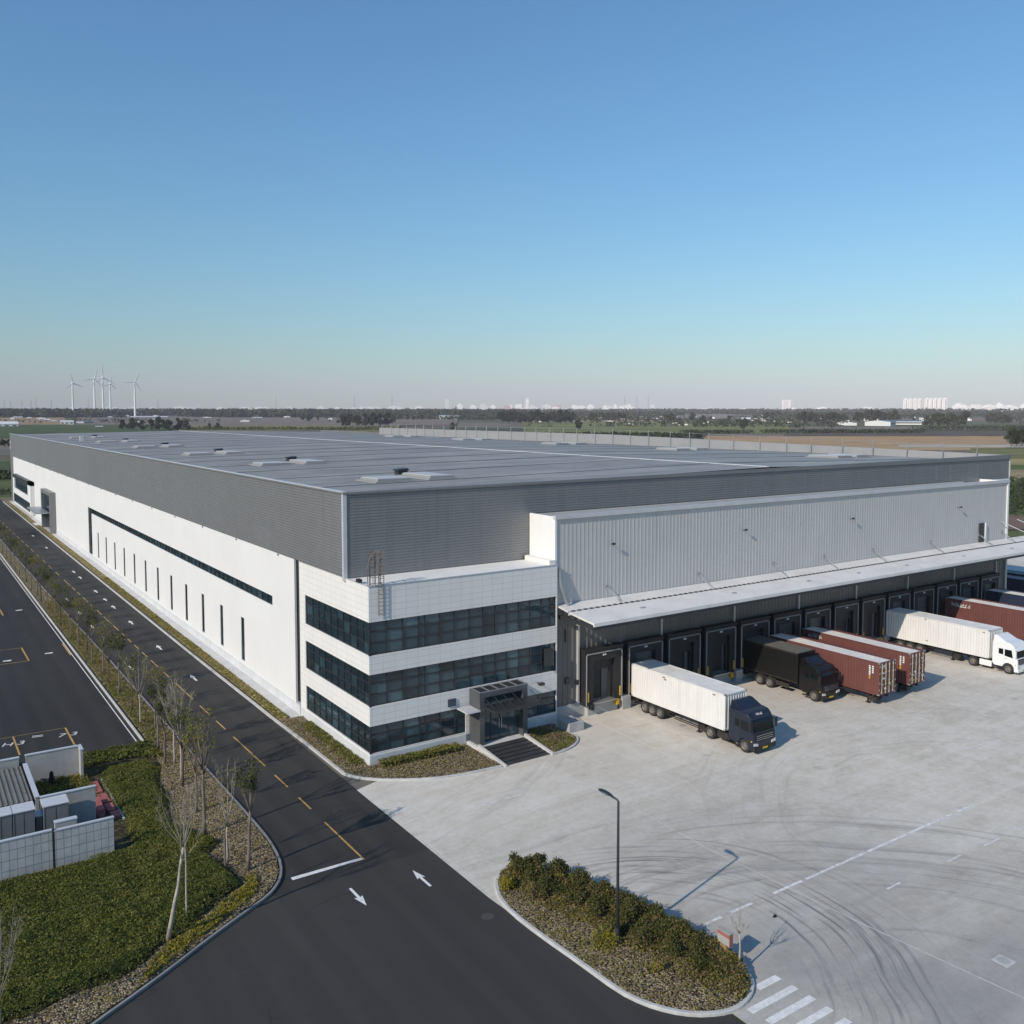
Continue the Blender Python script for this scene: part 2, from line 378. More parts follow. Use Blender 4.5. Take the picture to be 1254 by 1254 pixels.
class MB:
    def __init__(s):
        s.v = []; s.f = []; s.m = []
    def face(s, pts, m=0):
        b = len(s.v); s.v.extend(tuple(p) for p in pts)
        s.f.append(tuple(range(b, b + len(pts)))); s.m.append(m)
    def box(s, x0, y0, z0, x1, y1, z1, m=0):
        b = len(s.v)
        for z in (z0, z1):
            s.v += [(x0, y0, z), (x1, y0, z), (x1, y1, z), (x0, y1, z)]
        for q in ((3, 2, 1, 0), (4, 5, 6, 7), (0, 1, 5, 4), (1, 2, 6, 5), (2, 3, 7, 6), (3, 0, 4, 7)):
            s.f.append(tuple(b + i for i in q)); s.m.append(m)
    def prism(s, poly, w0, w1, fn, m=0):
        """polygon in (u, v) swept from w0 to w1; fn(u, v, w) -> point"""
        b = len(s.v); n = len(poly)
        for w in (w0, w1):
            s.v += [tuple(fn(u, v, w)) for u, v in poly]
        s.f.append(tuple(b + i for i in range(n))[::-1]); s.m.append(m)
        s.f.append(tuple(b + n + i for i in range(n))); s.m.append(m)
        for i in range(n):
            j = (i + 1) % n
            s.f.append((b + i, b + j, b + n + j, b + n + i)); s.m.append(m)
    def strip(s, prof, w0, w1, fn, m=0):
        """open profile in (u, v) swept from w0 to w1 (corrugated sheets)"""
        b = len(s.v); n = len(prof)
        for w in (w0, w1):
            s.v += [tuple(fn(u, v, w)) for u, v in prof]
        for i in range(n - 1):
            s.f.append((b + i, b + i + 1, b + n + i + 1, b + n + i)); s.m.append(m)
    def path(s, pts, rad, n=6, m=0, cap=True):
        pts = [Vector(p) for p in pts]
        b = len(s.v)
        up = None
        for i, p in enumerate(pts):
            d = (pts[min(i + 1, len(pts) - 1)] - pts[max(i - 1, 0)]).normalized()
            if up is None:
                up = d.orthogonal().normalized()
            else:
                up = (up - d * up.dot(d)).normalized()
            w = d.cross(up)
            r = rad[i] if isinstance(rad, (list, tuple)) else rad
            for k in range(n):
                a = 2 * math.pi * k / n
                s.v.append(tuple(p + (up * math.cos(a) + w * math.sin(a)) * r))
        for i in range(len(pts) - 1):
            for k in range(n):
                q = (k + 1) % n
                s.f.append((b + i * n + k, b + i * n + q, b + (i + 1) * n + q, b + (i + 1) * n + k)); s.m.append(m)
        if cap:
            s.f.append(tuple(b + k for k in range(n))[::-1]); s.m.append(m)
            e = b + (len(pts) - 1) * n
            s.f.append(tuple(e + k for k in range(n))); s.m.append(m)
    def lathe(s, prof, c, axis='X', n=20, m=0, cap=True):
        """prof: list of (radius, offset along axis)"""
        b = len(s.v)
        for r, o in prof:
            for k in range(n):
                a = 2 * math.pi * k / n
                u, v = r * math.cos(a), r * math.sin(a)
                s.v.append({'X': (c[0] + o, c[1] + u, c[2] + v), 'Y': (c[0] + u, c[1] + o, c[2] + v), 'Z': (c[0] + u, c[1] + v, c[2] + o)}[axis])
        for i in range(len(prof) - 1):
            for k in range(n):
                q = (k + 1) % n
                s.f.append((b + i * n + k, b + i * n + q, b + (i + 1) * n + q, b + (i + 1) * n + k)); s.m.append(m)
        for e in (0, len(prof) - 1):
            if cap and prof[e][0] > 1e-4:
                s.f.append(tuple(b + e * n + k for k in range(n))); s.m.append(m)
    def leaf(s, p, size, m=0, up=.45, asp=1.0, rr=None):
        rr = rr or rnd
        d = Vector((rr.gauss(0, 1), rr.gauss(0, 1), rr.gauss(0, 1) + up * 2)).normalized()
        a = d.orthogonal().normalized()
        a.rotate(Matrix.Rotation(rr.uniform(0, 6.28), 3, d))
        c = d.cross(a)
        h = size * rr.uniform(.6, 1.15)
        p = Vector(p)
        a *= h * .5 * asp; c *= h * .5
        b = len(s.v)
        s.v += [tuple(p - a - c * .6), tuple(p + a - c * .6), tuple(p + a * .6 + c), tuple(p - a * .6 + c)]
        s.f.append((b, b + 1, b + 2, b + 3)); s.m.append(m)
    def mesh(s, name, mats, off=(0, 0, 0), smooth=False, recalc=True):
        me = bpy.data.meshes.new(name)
        ox, oy, oz = off
        me.from_pydata([(x - ox, y - oy, z - oz) for x, y, z in s.v], [], s.f)
        for mt in (mats if isinstance(mats, (list, tuple)) else [mats]):
            me.materials.append(mt)
        me.polygons.foreach_set('material_index', s.m)
        if smooth:
            me.polygons.foreach_set('use_smooth', [True] * len(s.f))
        if recalc:
            bm = bmesh.new(); bm.from_mesh(me)
            bmesh.ops.recalc_face_normals(bm, faces=bm.faces)
            bm.to_mesh(me); bm.free()
        me.update()
        return me
    def build(s, name, mats, parent=None, loc=(0, 0, 0), smooth=False, bevel=0, recalc=True, segs=2):
        off = tuple(root_of(parent).location) if parent else loc
        me = s.mesh(name, mats, off, smooth, recalc)
        o = bpy.data.objects.new(name, me); COL.objects.link(o)
        if parent:
            o.parent = parent
        else:
            o.location = loc
        if bevel:
            md = o.modifiers.new('bevel', 'BEVEL'); md.width = bevel; md.segments = segs; md.limit_method = 'ANGLE'; md.angle_limit = R(30)
        return o

def tag(o, label=None, cat=None, group=None, kind=None):
    if label: o['label'] = label
    if cat: o['category'] = cat
    if group: o['group'] = group
    if kind: o['kind'] = kind
    return o
def thing(name, label, cat, loc=(0, 0, 0), group=None, kind=None):
    o = bpy.data.objects.new(name, None); COL.objects.link(o)
    o.location = loc; o.empty_display_size = .5
    return tag(o, label, cat, group, kind)
def copy_tree(o, parent=None):
    c = o.copy(); COL.objects.link(c)
    if parent is not None: c.parent = parent
    for ch in list(o.children): copy_tree(ch, c)
    return c
def dup(root, loc, rotz=0., scale=None, label=None):
    c = copy_tree(root); c.location = loc; c.rotation_euler = (0, 0, rotz)
    if scale: c.scale = (scale,) * 3 if not isinstance(scale, tuple) else scale
    if label: c['label'] = label
    return c

def flat(name, poly, z, mat, parent=None, label=None, cat=None, kind=None):
    m = MB(); m.face([(x, y, z) for x, y in poly])
    o = m.build(name, mat, parent, recalc=False)
    if o.data.polygons[0].normal.z < 0: o.data.flip_normals()
    return tag(o, label, cat, None, kind)

def smooth_line(pts, it=2, closed=False):
    for _ in range(it):
        q = []
        n = len(pts)
        for i in range(n if closed else n - 1):
            a, b = pts[i], pts[(i + 1) % n]
            q += [(a[0] * .75 + b[0] * .25, a[1] * .75 + b[1] * .25), (a[0] * .25 + b[0] * .75, a[1] * .25 + b[1] * .75)]
        if not closed: q = [pts[0]] + q + [pts[-1]]
        pts = q
    return pts

def offset_line(pts, d, closed=False):
    out = []
    n = len(pts)
    for i in range(n):
        a = pts[(i - 1) % n] if closed or i > 0 else pts[i]
        b = pts[(i + 1) % n] if closed or i < n - 1 else pts[i]
        t = Vector((b[0] - a[0], b[1] - a[1])).normalized()
        out.append((pts[i][0] - t.y * d, pts[i][1] + t.x * d))
    return out

def kerb(name, pts, w, h, mat, label, closed=False, z0=-.03):
    """kerb of width w to the LEFT of the line"""
    m = MB()
    o = offset_line(pts, w, closed)
    n = len(pts)
    for i in range(n if closed else n - 1):
        j = (i + 1) % n
        a, b, c, d = pts[i], pts[j], o[j], o[i]
        m.face([(*a, z0), (*b, z0), (*b, h - .02), (*a, h - .02)])
        bev = .02 / w
        a2 = (a[0] + (d[0] - a[0]) * bev, a[1] + (d[1] - a[1]) * bev); b2 = (b[0] + (c[0] - b[0]) * bev, b[1] + (c[1] - b[1]) * bev)
        m.face([(*a, h - .02), (*b, h - .02), (*b2, h), (*a2, h)])
        m.face([(*a2, h), (*b2, h), (*c, h), (*d, h)])
        m.face([(*d, z0), (*c, z0), (*c, h), (*d, h)])
    return tag(m.build(name, mat), label, 'kerb', None, 'structure')

def inside(p, poly):
    x, y = p; r = False; j = len(poly) - 1
    for i in range(len(poly)):
        xi, yi = poly[i]; xj, yj = poly[j]
        if (yi > y) != (yj > y) and x < (xj - xi) * (y - yi) / (yj - yi) + xi: r = not r
        j = i
    return r

def edge_dist(p, poly):
    px, py = p; d = 1e18
    for i in range(len(poly)):
        ax, ay = poly[i]; bx, by = poly[(i + 1) % len(poly)]
        ux, uy = bx - ax, by - ay
        t = ((px - ax) * ux + (py - ay) * uy) / max(1e-9, ux * ux + uy * uy)
        t = 0 if t < 0 else 1 if t > 1 else t
        q = (ax + ux * t - px) ** 2 + (ay + uy * t - py) ** 2
        if q < d: d = q
    return math.sqrt(d)

def holed(mb, u0, u1, v0, v1, holes, fn, depth, m=0, rm=None):
    """wall sheet in (u, v) with rectangular openings and their reveals; fn(u, v, w), w < 0 is inside"""
    us = sorted({u0, u1, *[h[0] for h in holes], *[h[1] for h in holes]})
    vs = sorted({v0, v1, *[h[2] for h in holes], *[h[3] for h in holes]})
    for i in range(len(us) - 1):
        for j in range(len(vs) - 1):
            cu, cv = (us[i] + us[i + 1]) / 2, (vs[j] + vs[j + 1]) / 2
            if any(h[0] < cu < h[1] and h[2] < cv < h[3] for h in holes): continue
            mb.face([fn(us[i], vs[j], 0), fn(us[i + 1], vs[j], 0), fn(us[i + 1], vs[j + 1], 0), fn(us[i], vs[j + 1], 0)], m)
    for a, b, c, d in holes:
        for (p, q), (r, t) in (((a, c), (b, c)), ((b, c), (b, d)), ((b, d), (a, d)), ((a, d), (a, c))):
            mb.face([fn(p, q, 0), fn(r, t, 0), fn(r, t, -depth), fn(p, q, -depth)], m if rm is None else rm)

def window(parent, a, b, c, d, fn, depth, cols, rows, rr, bar=.06, glassmats=('glass', 'glass2', 'glass3'), weights=(.55, .3, .15)):
    """one band of glazing: frame with mullions (part) and panes (sub-part), each pane tilted a hair"""
    fr = MB()
    def ubar(u): fr.prism([(u - bar / 2, c), (u + bar / 2, c), (u + bar / 2, d), (u - bar / 2, d)], -depth + .002, -depth + .07, fn)
    def vbar(v): fr.prism([(a, v - bar / 2), (b, v - bar / 2), (b, v + bar / 2), (a, v + bar / 2)], -depth + .004, -depth + .06, fn)
    for u in cols: ubar(u)
    for v in rows: vbar(v)
    o = fr.build('window', M['darkmetal'], parent)
    gl = MB()
    for i in range(len(cols) - 1):
        for j in range(len(rows) - 1):
            k = rr.choices(range(3), weights)[0]
            t1, t2 = rr.uniform(-.005, .005), rr.uniform(-.005, .005)
            gl.face([fn(cols[i], rows[j], -depth + t1), fn(cols[i + 1], rows[j], -depth - t1), fn(cols[i + 1], rows[j + 1], -depth + t2), fn(cols[i], rows[j + 1], -depth - t2)], k)
    gl.build('pane', [M[x] for x in glassmats], o)
    return o
# ------------------------------------------------------------------ camera, light, sky
cam = bpy.data.cameras.new('camera')
cam.sensor_width = 36; cam.lens = 36 * 1111.82 / 1254
cam.shift_y = -51.8 / 1254
cam.clip_start = .5; cam.clip_end = 20000
co = bpy.data.objects.new('camera', cam); COL.objects.link(co)
co.location = (-26.95, -57.54, 25.0)
co.rotation_euler = (R(90 - 3.559), 0, -math.atan2(.56167, .82736))
S.camera = co

EL, AZ = R(31.3), R(13.5)
SUNDIR = Vector((-math.cos(EL) * math.cos(AZ), -math.cos(EL) * math.sin(AZ), math.sin(EL)))   # towards the sun
sl = bpy.data.lights.new('sun', 'SUN'); sl.energy = 4.0; sl.angle = R(.5); sl.color = (1.0, .89, .75)
so = bpy.data.objects.new('sun', sl); COL.objects.link(so)
so.rotation_euler = (-SUNDIR).to_track_quat('-Z', 'Y').to_euler()
so.location = (-60, -20, 60)
w = bpy.data.worlds.new('World'); S.world = w; w.use_nodes = True
nt = w.node_tree; nt.nodes.clear()
sky = nt.nodes.new('ShaderNodeTexSky'); sky.sky_type = 'NISHITA'; sky.sun_disc = False
sky.sun_elevation = EL; sky.sun_rotation = math.atan2(SUNDIR.x, SUNDIR.y)
sky.altitude = 0; sky.air_density = 1.5; sky.dust_density = .35; sky.ozone_density = 8.8
bg = nt.nodes.new('ShaderNodeBackground'); bg.inputs[1].default_value = .125
wo = nt.nodes.new('ShaderNodeOutputWorld')
tint = nt.nodes.new('ShaderNodeMixRGB'); tint.blend_type = 'MULTIPLY'; tint.inputs[0].default_value = 1; tint.inputs[2].default_value = (.86, 1.02, 1.02, 1)
nt.links.new(sky.outputs[0], tint.inputs[1]); nt.links.new(tint.outputs[0], bg.inputs[0]); nt.links.new(bg.outputs[0], wo.inputs[0])
S.view_settings.view_transform = 'Standard'; S.view_settings.look = 'None'
S.view_settings.exposure = 0; S.view_settings.gamma = 1
S.render.engine = 'CYCLES'
S.cycles.use_denoising = True
S.cycles.max_bounces = 6; S.cycles.diffuse_bounces = 3; S.cycles.glossy_bounces = 3; S.cycles.transmission_bounces = 3; S.cycles.volume_bounces = 0; S.cycles.transparent_max_bounces = 6
S.cycles.caustics_reflective = False; S.cycles.caustics_refractive = False

# ------------------------------------------------------------------ terrain and far fields
CX, CY = co.location.x, co.location.y
FX, FY = .56167, .82736
def tz(x, y):
    r = math.hypot(x - CX, y - CY)
    return 0 if r < 1500 else (r - 1500) * .008

def terrain():
    m = MB()
    rings = [0, 30, 100, 250, 500, 900, 1300, 1500, 1800, 2200, 2700, 3300, 4000, 4800, 5600, 6500]
    n = 64
    vv = []
    for r in rings[1:]:
        vv.append([(CX + r * math.cos(2 * math.pi * k / n), CY + r * math.sin(2 * math.pi * k / n)) for k in range(n)])
    for k in range(n):
        q = (k + 1) % n
        m.face([(CX, CY, -.06), (*vv[0][k], -.06), (*vv[0][q], -.06)])
        for i in range(len(vv) - 1):
            P = [vv[i][k], vv[i + 1][k], vv[i + 1][q], vv[i][q]]
            m.face([(x, y, tz(x, y) - .06) for x, y in P])
    o = m.build('ground', M['ground'])
    tag(o, 'flat farmland plain of mixed fields reaching the horizon', 'ground', None, 'structure')
terrain()

def drape(name, quad, mat, label, lift=.05, nu=16, nv=8, jit=0):
    m = MB()
    g = []
    rr = random.Random(len(label))
    for j in range(nv + 1):
        row = []
        for i in range(nu + 1):
            u, v = i / nu, j / nv
            a = Vector(quad[0]).lerp(Vector(quad[1]), u); b = Vector(quad[3]).lerp(Vector(quad[2]), u)
            p = a.lerp(b, v)
            if (i in (0, nu) or j in (0, nv)) and jit: p += Vector((rr.uniform(-jit, jit), rr.uniform(-jit, jit)))
            # terrain ring facets: sample a bit above
            row.append((p.x, p.y, tz(p.x, p.y) + lift + (0 if math.hypot(p.x - CX, p.y - CY) < 1300 else 1.2)))
        g.append(row)
    for j in range(nv):
        for i in range(nu):
            m.face([g[j][i], g[j][i + 1], g[j + 1][i + 1], g[j + 1][i]])
    return tag(m.build(name, mat), label, 'field', None, 'structure')

FIELDS = [
 ('field', [(130, 1823), (231, 1775), (389, 2897), (227, 2975)], ((.27, .19, .11), (.34, .25, .155)), 'tan stubble field beyond the dark green field at far left', .30),
 ('field', [(39, 990), (201, 884), (401, 1705), (93, 1845)], ((.055, .085, .035), (.085, .115, .045)), 'dark green field behind the far left roof corner', .22),
 ('field', [(305, 3156), (446, 3106), (665, 4559), (453, 4586)], ((.30, .235, .15), (.36, .29, .19)), 'pale tan strip of field in front of the far forest', .34),
 ('field', [(240, 1701), (829, 1382), (1453, 2431), (421, 2892)], ((.16, .135, .11), (.215, .18, .15)), 'grey brown ploughed field behind the left half of the roof', .15),
 ('field', [(283, 1198), (535, 1037), (738, 1433), (386, 1618)], ((.16, .15, .06), (.22, .20, .085)), 'olive scrub field just behind the roof edge', .27),
 ('field', [(616, 866), (884, 678), (1595, 1253), (1129, 1603)], ((.145, .165, .06), (.20, .21, .08)), 'pale green meadow behind the right half of the roof', .17),
 ('field', [(1406, 1924), (1825, 1613), (3439, 3070), (2708, 3725)], ((.20, .18, .15), (.26, .23, .195)), 'grey fallow field beyond the tree row in the middle distance', .2),
 ('field', [(1192, 1507), (1378, 1371), (1572, 1569), (1361, 1723)], ((.30, .22, .16), (.36, .27, .20)), 'narrow pinkish bare strip beside the meadow', .31),
 ('field', [(419, 373), (588, 258), (974, 456), (699, 643)], ((.34, .225, .125), (.43, .30, .17)), 'orange bare soil field behind the right roof parapet', .12),
 ('field', [(771, 592), (990, 449), (1330, 619), (1059, 827)], ((.075, .072, .055), (.12, .105, .08)), 'dark brown ploughed field beyond the orange soil', .16),
 ('field', [(395, 653), (580, 528), (951, 887), (654, 1088)], ((.05, .052, .042), (.085, .08, .06)), 'dark scrubby field behind the roof rail', .14),
 ('field', [(464, 214), (502, 189), (658, 262), (608, 294)], ((.13, .145, .05), (.20, .19, .075)), 'green grass patch beyond the far right building corner', .21),
 ('field', [(406, 178), (439, 156), (503, 185), (466, 210)], ((.25, .22, .10), (.32, .27, .13)), 'yellow grass strip beyond the far right building corner', .18),
 ('field', [(369, 158), (399, 138), (439, 156), (406, 178)], ((.07, .10, .03), (.10, .13, .04)), 'narrow bright green strip beyond the far right building corner', .15),
 ('field', [(294, 117), (319, 101), (399, 138), (369, 158)], ((.24, .19, .105), (.30, .25, .14)), 'tan bare strip nearer the far right building corner', .13),
 ('field', [(165, 46), (179, 36), (208, 50), (191, 61)], ((.16, .11, .085), (.20, .145, .11)), 'reddish brown soil strip next to the far right canopy end', .12),
]
for i, (nm, q, (a, b), lab, lift) in enumerate(FIELDS):
    drape(nm, q, field('field_soil_%d' % i, a, b, .02), lab, lift, jit=4 if i < 11 else 1.2)
drape('path', [(578, 332), (650, 278), (713, 310), (628, 364)], field('dirt_track', (.40, .36, .29), (.46, .42, .35), .03), 'pale dirt track along the orange soil field', .25)

# ------------------------------------------------------------------ roads, yard, lot
road_poly = [(-62, -70), (1.0, -70), (1.0, -19), (-2.4, -18), (-2.4, 235), (-2.9, 330), (-10.9, 330), (-10.4, 90), (-9.7, 0), (-9.7, -6), (-11, -11.9), (-21.1, -18.3), (-35, -26.5), (-62, -42)]
road = flat('road', road_poly, 0.0, M['asphalt'], None, 'black asphalt road along the white building with a wide junction', 'road', 'structure')
def mark(name, poly, mat, parent, z=.004):
    return flat(name, poly, z, mat, parent)
YC = [(-11.9, -6.28), (-4.05, -1.96), (.04, 2.51), (4.46, 11.57), (13.6, 16.0), (17.9, 20.65), (22.8, 28.75), (30.8, 33.0), (35.06, 37.95), (39.6, 41.8), (43.4, 45.4), (46.9, 48.6), (49.6, 51.6), (53.4, 56.4), (57.6, 62.1), (63.4, 66.3), (68.5, 70.7), (72.6, 76.5), (78.4, 80.6), (82.1, 84.9), (86.1, 92.1), (96.7, 100.2), (104.2, 107.7), (111.1, 115.3)] + [(119 + 7 * i, 123 + 7 * i) for i in range(16)]
def cxl(y): return -6.02 - max(0, y) * .0078
for a, b in YC:
    mark('lane_dash', [(cxl(a) - .055, a), (cxl(a) + .055, a), (cxl(b) + .055, b), (cxl(b) - .055, b)], M['pyellow'], road)
mark('stop_line', [(-10.15, -11.85), (-6.1, -11.87), (-6.02, -11.63), (-10.15, -11.53)], M['pwhite'], road)
def arrow(x, y, s, k=1.0):
    P = [(0, .93), (.24, -.08), (.08, .02), (.075, -1.1), (-.075, -1.1), (-.08, .02), (-.24, -.08)]
    mark('direction_arrow', [(x + px * k * s, y + py * s * k) for px, py in P], M['pwhite'], road)
arrow(-4.33, -15.45, 1); arrow(-7.95, -15.45, -1)
for y in (29.5, 43, 57, 67.5, 73, 80, 93, 99, 130, 150): arrow(-4.4, y, 1, 1.15)
for y in (36, 57, 66, 76, 100): arrow(-8.6, y, -1, 1.0)

yard_poly = [(-2.4, -3.0), (-2.4, -19.3), (-2.0, -26), (1.1, -32.4), (1.0, -70), (150, -70), (150, 26), (93.4, 26), (93.4, 3.8), (16.4, 3.8), (16.4, .2), (14, -4), (4, -4), (0, -2.2)]
yd = flat('yard', yard_poly, .004, M['yard'], None, 'pale grey concrete loading yard with dark curved tyre marks', 'yard', 'structure')
for a in ([(11.06, -12.9), (11.11, -12.9), (10.91, -21.6), (10.86, -21.6)], [(10.86, -21.6), (10.91, -21.6), (11.47, -31.3), (11.41, -31.3)], [(11.41, -31.3), (11.47, -31.3), (12.33, -40), (12.27, -40)], [(12.27, -40), (12.33, -40), (14.08, -58), (14.02, -58)]):
    mark('joint_line', a, M['pjoint'], yd, .008)
for a, b in ((5.1, 6.2), (6.9, 8.5), (10.1, 12.4), (12.7, 15.2), (15.3, 18.0), (18.2, 21.9), (22.3, 26.8), (27.4, 29.2)):
    mark('lane_line', [(a, -27.33), (b, -27.33), (b, -27.15), (a, -27.15)], M['pfaint'], yd, .009)
for a, b, y in ((15.4, 16.6, -30.3), (20.8, 22.2, -30.45), (24.4, 26.0, -30.6), (28, 30, -30.7), (37.9, 41.2, -21.8), (48, 51, -21.9), (3.1, 4.4, -9.6), (4.9, 6.3, -9.7)):
    mark('lane_line', [(a, y - .06), (b, y - .06), (b, y + .06), (a, y + .06)], M['pfaint'], yd, .009)
for a in ([(26.4, -37.2), (31, -36.9), (31, -36.8), (26.4, -37.08)], [(28.3, -41), (28.4, -41), (28.4, -37.15), (28.3, -37.15)]):
    mark('guide_line', a, M['pyellow'], yd, .009)
DOORX = [21.2 + 4.64 * i for i in range(14)]
for i, x in enumerate(DOORX):
    for dx in (-1.95, 1.75):
        L = -12.3 - (i % 3) * .5
        mark('bay_line', [(x + dx - .06, -1.0), (x + dx + .06, -1.0), (x + dx + .06 - .25, L), (x + dx - .06 - .25, L)], M['pbay'], yd, .008)
for x0, x1, y0, y1 in ((3.26, 4.66, -32.22, -31.85), (1.79, 4.71, -33.10, -32.74), (1.9, 4.76, -33.98, -33.62), (1.9, 4.76, -34.86, -34.5), (1.9, 4.76, -35.74, -35.38)):
    mark('crossing_stripe', [(x0, y0), (x1, y0), (x1, y1), (x0, y1)], M['pwhite'], yd, .009)

lot = flat('parking_lot', [(-75, 13.7), (-12.35, 13.6), (-12.4, 60), (-12.9, 120), (-14, 240), (-75, 240)], .003, M['lotasphalt'], None, 'dark empty asphalt parking lot left of the tree strip', 'parking lot', 'structure')
def lotline(a, b, wd=.09):
    d = Vector((b[0] - a[0], b[1] - a[1])); n = Vector((-d.y, d.x)).normalized() * wd / 2
    mark('bay_line', [(a[0] - n.x, a[1] - n.y), (b[0] - n.x, b[1] - n.y), (b[0] + n.x, b[1] + n.y), (a[0] + n.x, a[1] + n.y)], M['pyellow'], lot, .008)
lotline((-20.23, 16.6), (-20.23, 21.2), .13); lotline((-16.57, 16.6), (-16.57, 21.1), .13); lotline((-25, 21.25), (-16.5, 21.08), .06)
lotline((-16.57, 44.8), (-16.6, 51.0), .15); lotline((-25, 44.8), (-16.5, 44.8), .10); lotline((-25, 51.1), (-16.5, 50.9), .08)
lotline((-16.7, 69.8), (-16.7, 74), .18); lotline((-12.72, 44.7), (-12.72, 50.4), .16)
def glyph(txt, x, y, size, rot, mat, parent, z=.009, name='painted_number', right=None, up=None):
    cu = bpy.data.curves.new('lettering', 'FONT'); cu.body = txt; cu.size = size; cu.align_x = 'CENTER'; cu.align_y = 'CENTER'
    ob = bpy.data.objects.new('lettering_source', cu)
    COL.objects.link(ob)
    dg = bpy.context.evaluated_depsgraph_get()
    me = bpy.data.meshes.new_from_object(ob.evaluated_get(dg))
    bpy.data.objects.remove(ob)
    mt = Matrix.Translation((x, y, z)) @ Matrix.Rotation(rot, 4, 'Z')
    if right is not None:
        rgt, upv = Vector(right), Vector(up)
        mt = Matrix.Translation((x, y, z)) @ Matrix((rgt, upv, rgt.cross(upv))).transposed().to_4x4()
    me.transform(mt)
    if parent: me.transform(Matrix.Translation(-Vector(root_of(parent).location)))
    me.materials.clear(); me.materials.append(mat)
    o = bpy.data.objects.new(name, me); COL.objects.link(o); o.parent = parent
    return o
glyph('3', -19.85, 19.3, 1.15, R(-20), M['pfaint'], lot); glyph('7', -17.05, 19.3, 1.15, R(-20), M['pfaint'], lot)
glyph('3', -16.2, 19.2, 1.1, R(-20), M['pfaint'], lot); glyph('H', -20.75, 19.4, 1.1, R(-20), M['pfaint'], lot); glyph('II', -18.6, 20.2, 1.1, R(80), M['pwhite'], lot)
for x, y in ((-14.75, 72.1), (-14.5, 46.9), (-18.4, 46.0)):
    mark('lot_mark', [(x - .35, y - .22), (x + .35, y - .28), (x + .4, y + .25), (x - .38, y + .2)], M['pfaint'], lot, .008)
# double white kerb line of the lot
for dx in (.06, .28):
    pass
kerb('kerb', [(-12.06, 240), (-12.2, 120), (-12.12, 60), (-12.05, 13.7)][::-1], .14, .14, M['kerb'], 'pale straight kerb between the parking lot and the tree strip')
flat('edge_line', [(-12.58, 14.2), (-12.5, 14.2), (-12.64, 120), (-12.92, 200), (-13.02, 200), (-12.74, 120)], .008, M['pwhite'], lot)

# ------------------------------------------------------------------ planting strips and beds
green_edge = [(-11.0, 330), (-10.6, 146), (-10.35, 90), (-10.15, 66), (-10.0, 49), (-9.85, 38), (-9.85, 16), (-9.76, 5.6), (-9.71, -.4), (-9.71, -4.1), (-9.74, -6.7), (-10.0, -9.2), (-10.45, -10.86), (-11.05, -11.93), (-11.87, -12.78), (-13.36, -13.65), (-15.53, -14.95), (-17.54, -16.3), (-19.35, -17.4), (-21.1, -18.4), (-25, -20.8), (-32, -25), (-62, -42.5)]
ge = smooth_line(green_edge, 1)
kerb('kerb', ge[::-1], -.12, .14, M['kerbdark'], 'grey curved kerb round the green corner left of the road')
gi = offset_line(ge, -.12)
strip_poly = [p for p in gi if p[1] > 11] + [(-11.9, 14), (-12.0, 60), (-12.1, 120), (-12.0, 240), (-12.2, 330)][0:]
flat('planting_strip', strip_poly, .10, M['strip'], None, 'dry grass strip with trees between the road and the parking lot', 'planting strip', 'structure')
corner_poly = [p for p in gi if p[1] <= 16] + [(-62, 13.5), (-11.9, 13.6)]
flat('garden_bed', corner_poly, .09, M['soil'], None, 'soil under the dark green planting at the road corner', 'garden bed', 'structure')
mulch_poly = [(-9.9, 14), (-9.85, 5.6), (-9.8, -.4), (-9.8, -4.1), (-9.84, -6.7), (-10.1, -9.2), (-10.55, -10.8), (-11.15, -11.85), (-11.95, -12.65), (-13.4, -13.55), (-15.55, -14.85), (-17.55, -16.15), (-19.35, -17.25), (-21.1, -18.2), (-25, -20.6), (-24.5, -16.6), (-23.1, -16.5), (-21.4, -15.9), (-19.7, -16), (-18.3, -15.2), (-17.5, -14.4), (-16.4, -13.9), (-14.9, -12.6), (-13.4, -11.5), (-12.5, -11), (-12.6, -9.1), (-13.2, -6.7), (-12.1, -5.4), (-13, -3.3), (-13.9, -1.5), (-13.4, .6), (-13.1, 2.6), (-13, 5.4), (-12.2, 8.4), (-11.9, 13.6)]
flat('mulch_bed', mulch_poly, .115, M['mulch'], None, 'dry brown mulch along the curved kerb left of the road', 'mulch bed', 'structure')

# verge and pavement beside the long wall
kr = [(-2.12, -.05), (-2.14, 7.2), (-2.25, 14.3), (-2.3, 23), (-2.4, 39), (-2.45, 110), (-2.5, 235)]
kerb('kerb', kr, -.18, .13, M['kerb'], 'straight pale kerb between the road and the grass verge of the building')
flat('verge', [(-1.95, 13), (-1.95, 235), (-1.0, 235), (-1.0, 13)], .11, M['verge'], None, 'yellowing grass verge along the white wall', 'verge', 'structure')
flat('pavement', [(-1.0, 12.9), (-.02, 12.9), (-.02, 235), (-1.0, 235)], .125, M['pave'], None, 'pale concrete path at the foot of the white wall', 'pavement', 'structure')
flat('pavement', [(-1.96, 168), (-.99, 168), (-.99, 173), (-1.96, 173)], .13, M['pave'], None, 'small paved crossing through the verge near the side entrance', 'pavement', 'structure')
fk = smooth_line([(-2.12, -.05), (-1.75, -1.15), (-.6, -2.44), (.96, -3.5), (2.4, -4.3), (4.4, -4.88), (7.75, -5.2)], 2)
kerb('kerb', fk, .16, .13, M['kerb'], 'curved pale kerb of the front bed at the office corner')
fb = offset_line(fk, .12)
flat('front_bed', fb + [(7.75, -.02), (-.02, -.02), (-.02, 13), (-1.95, 13)], .105, M['mulch'], None, 'brown mulch bed round the office corner', 'flower bed', 'structure')
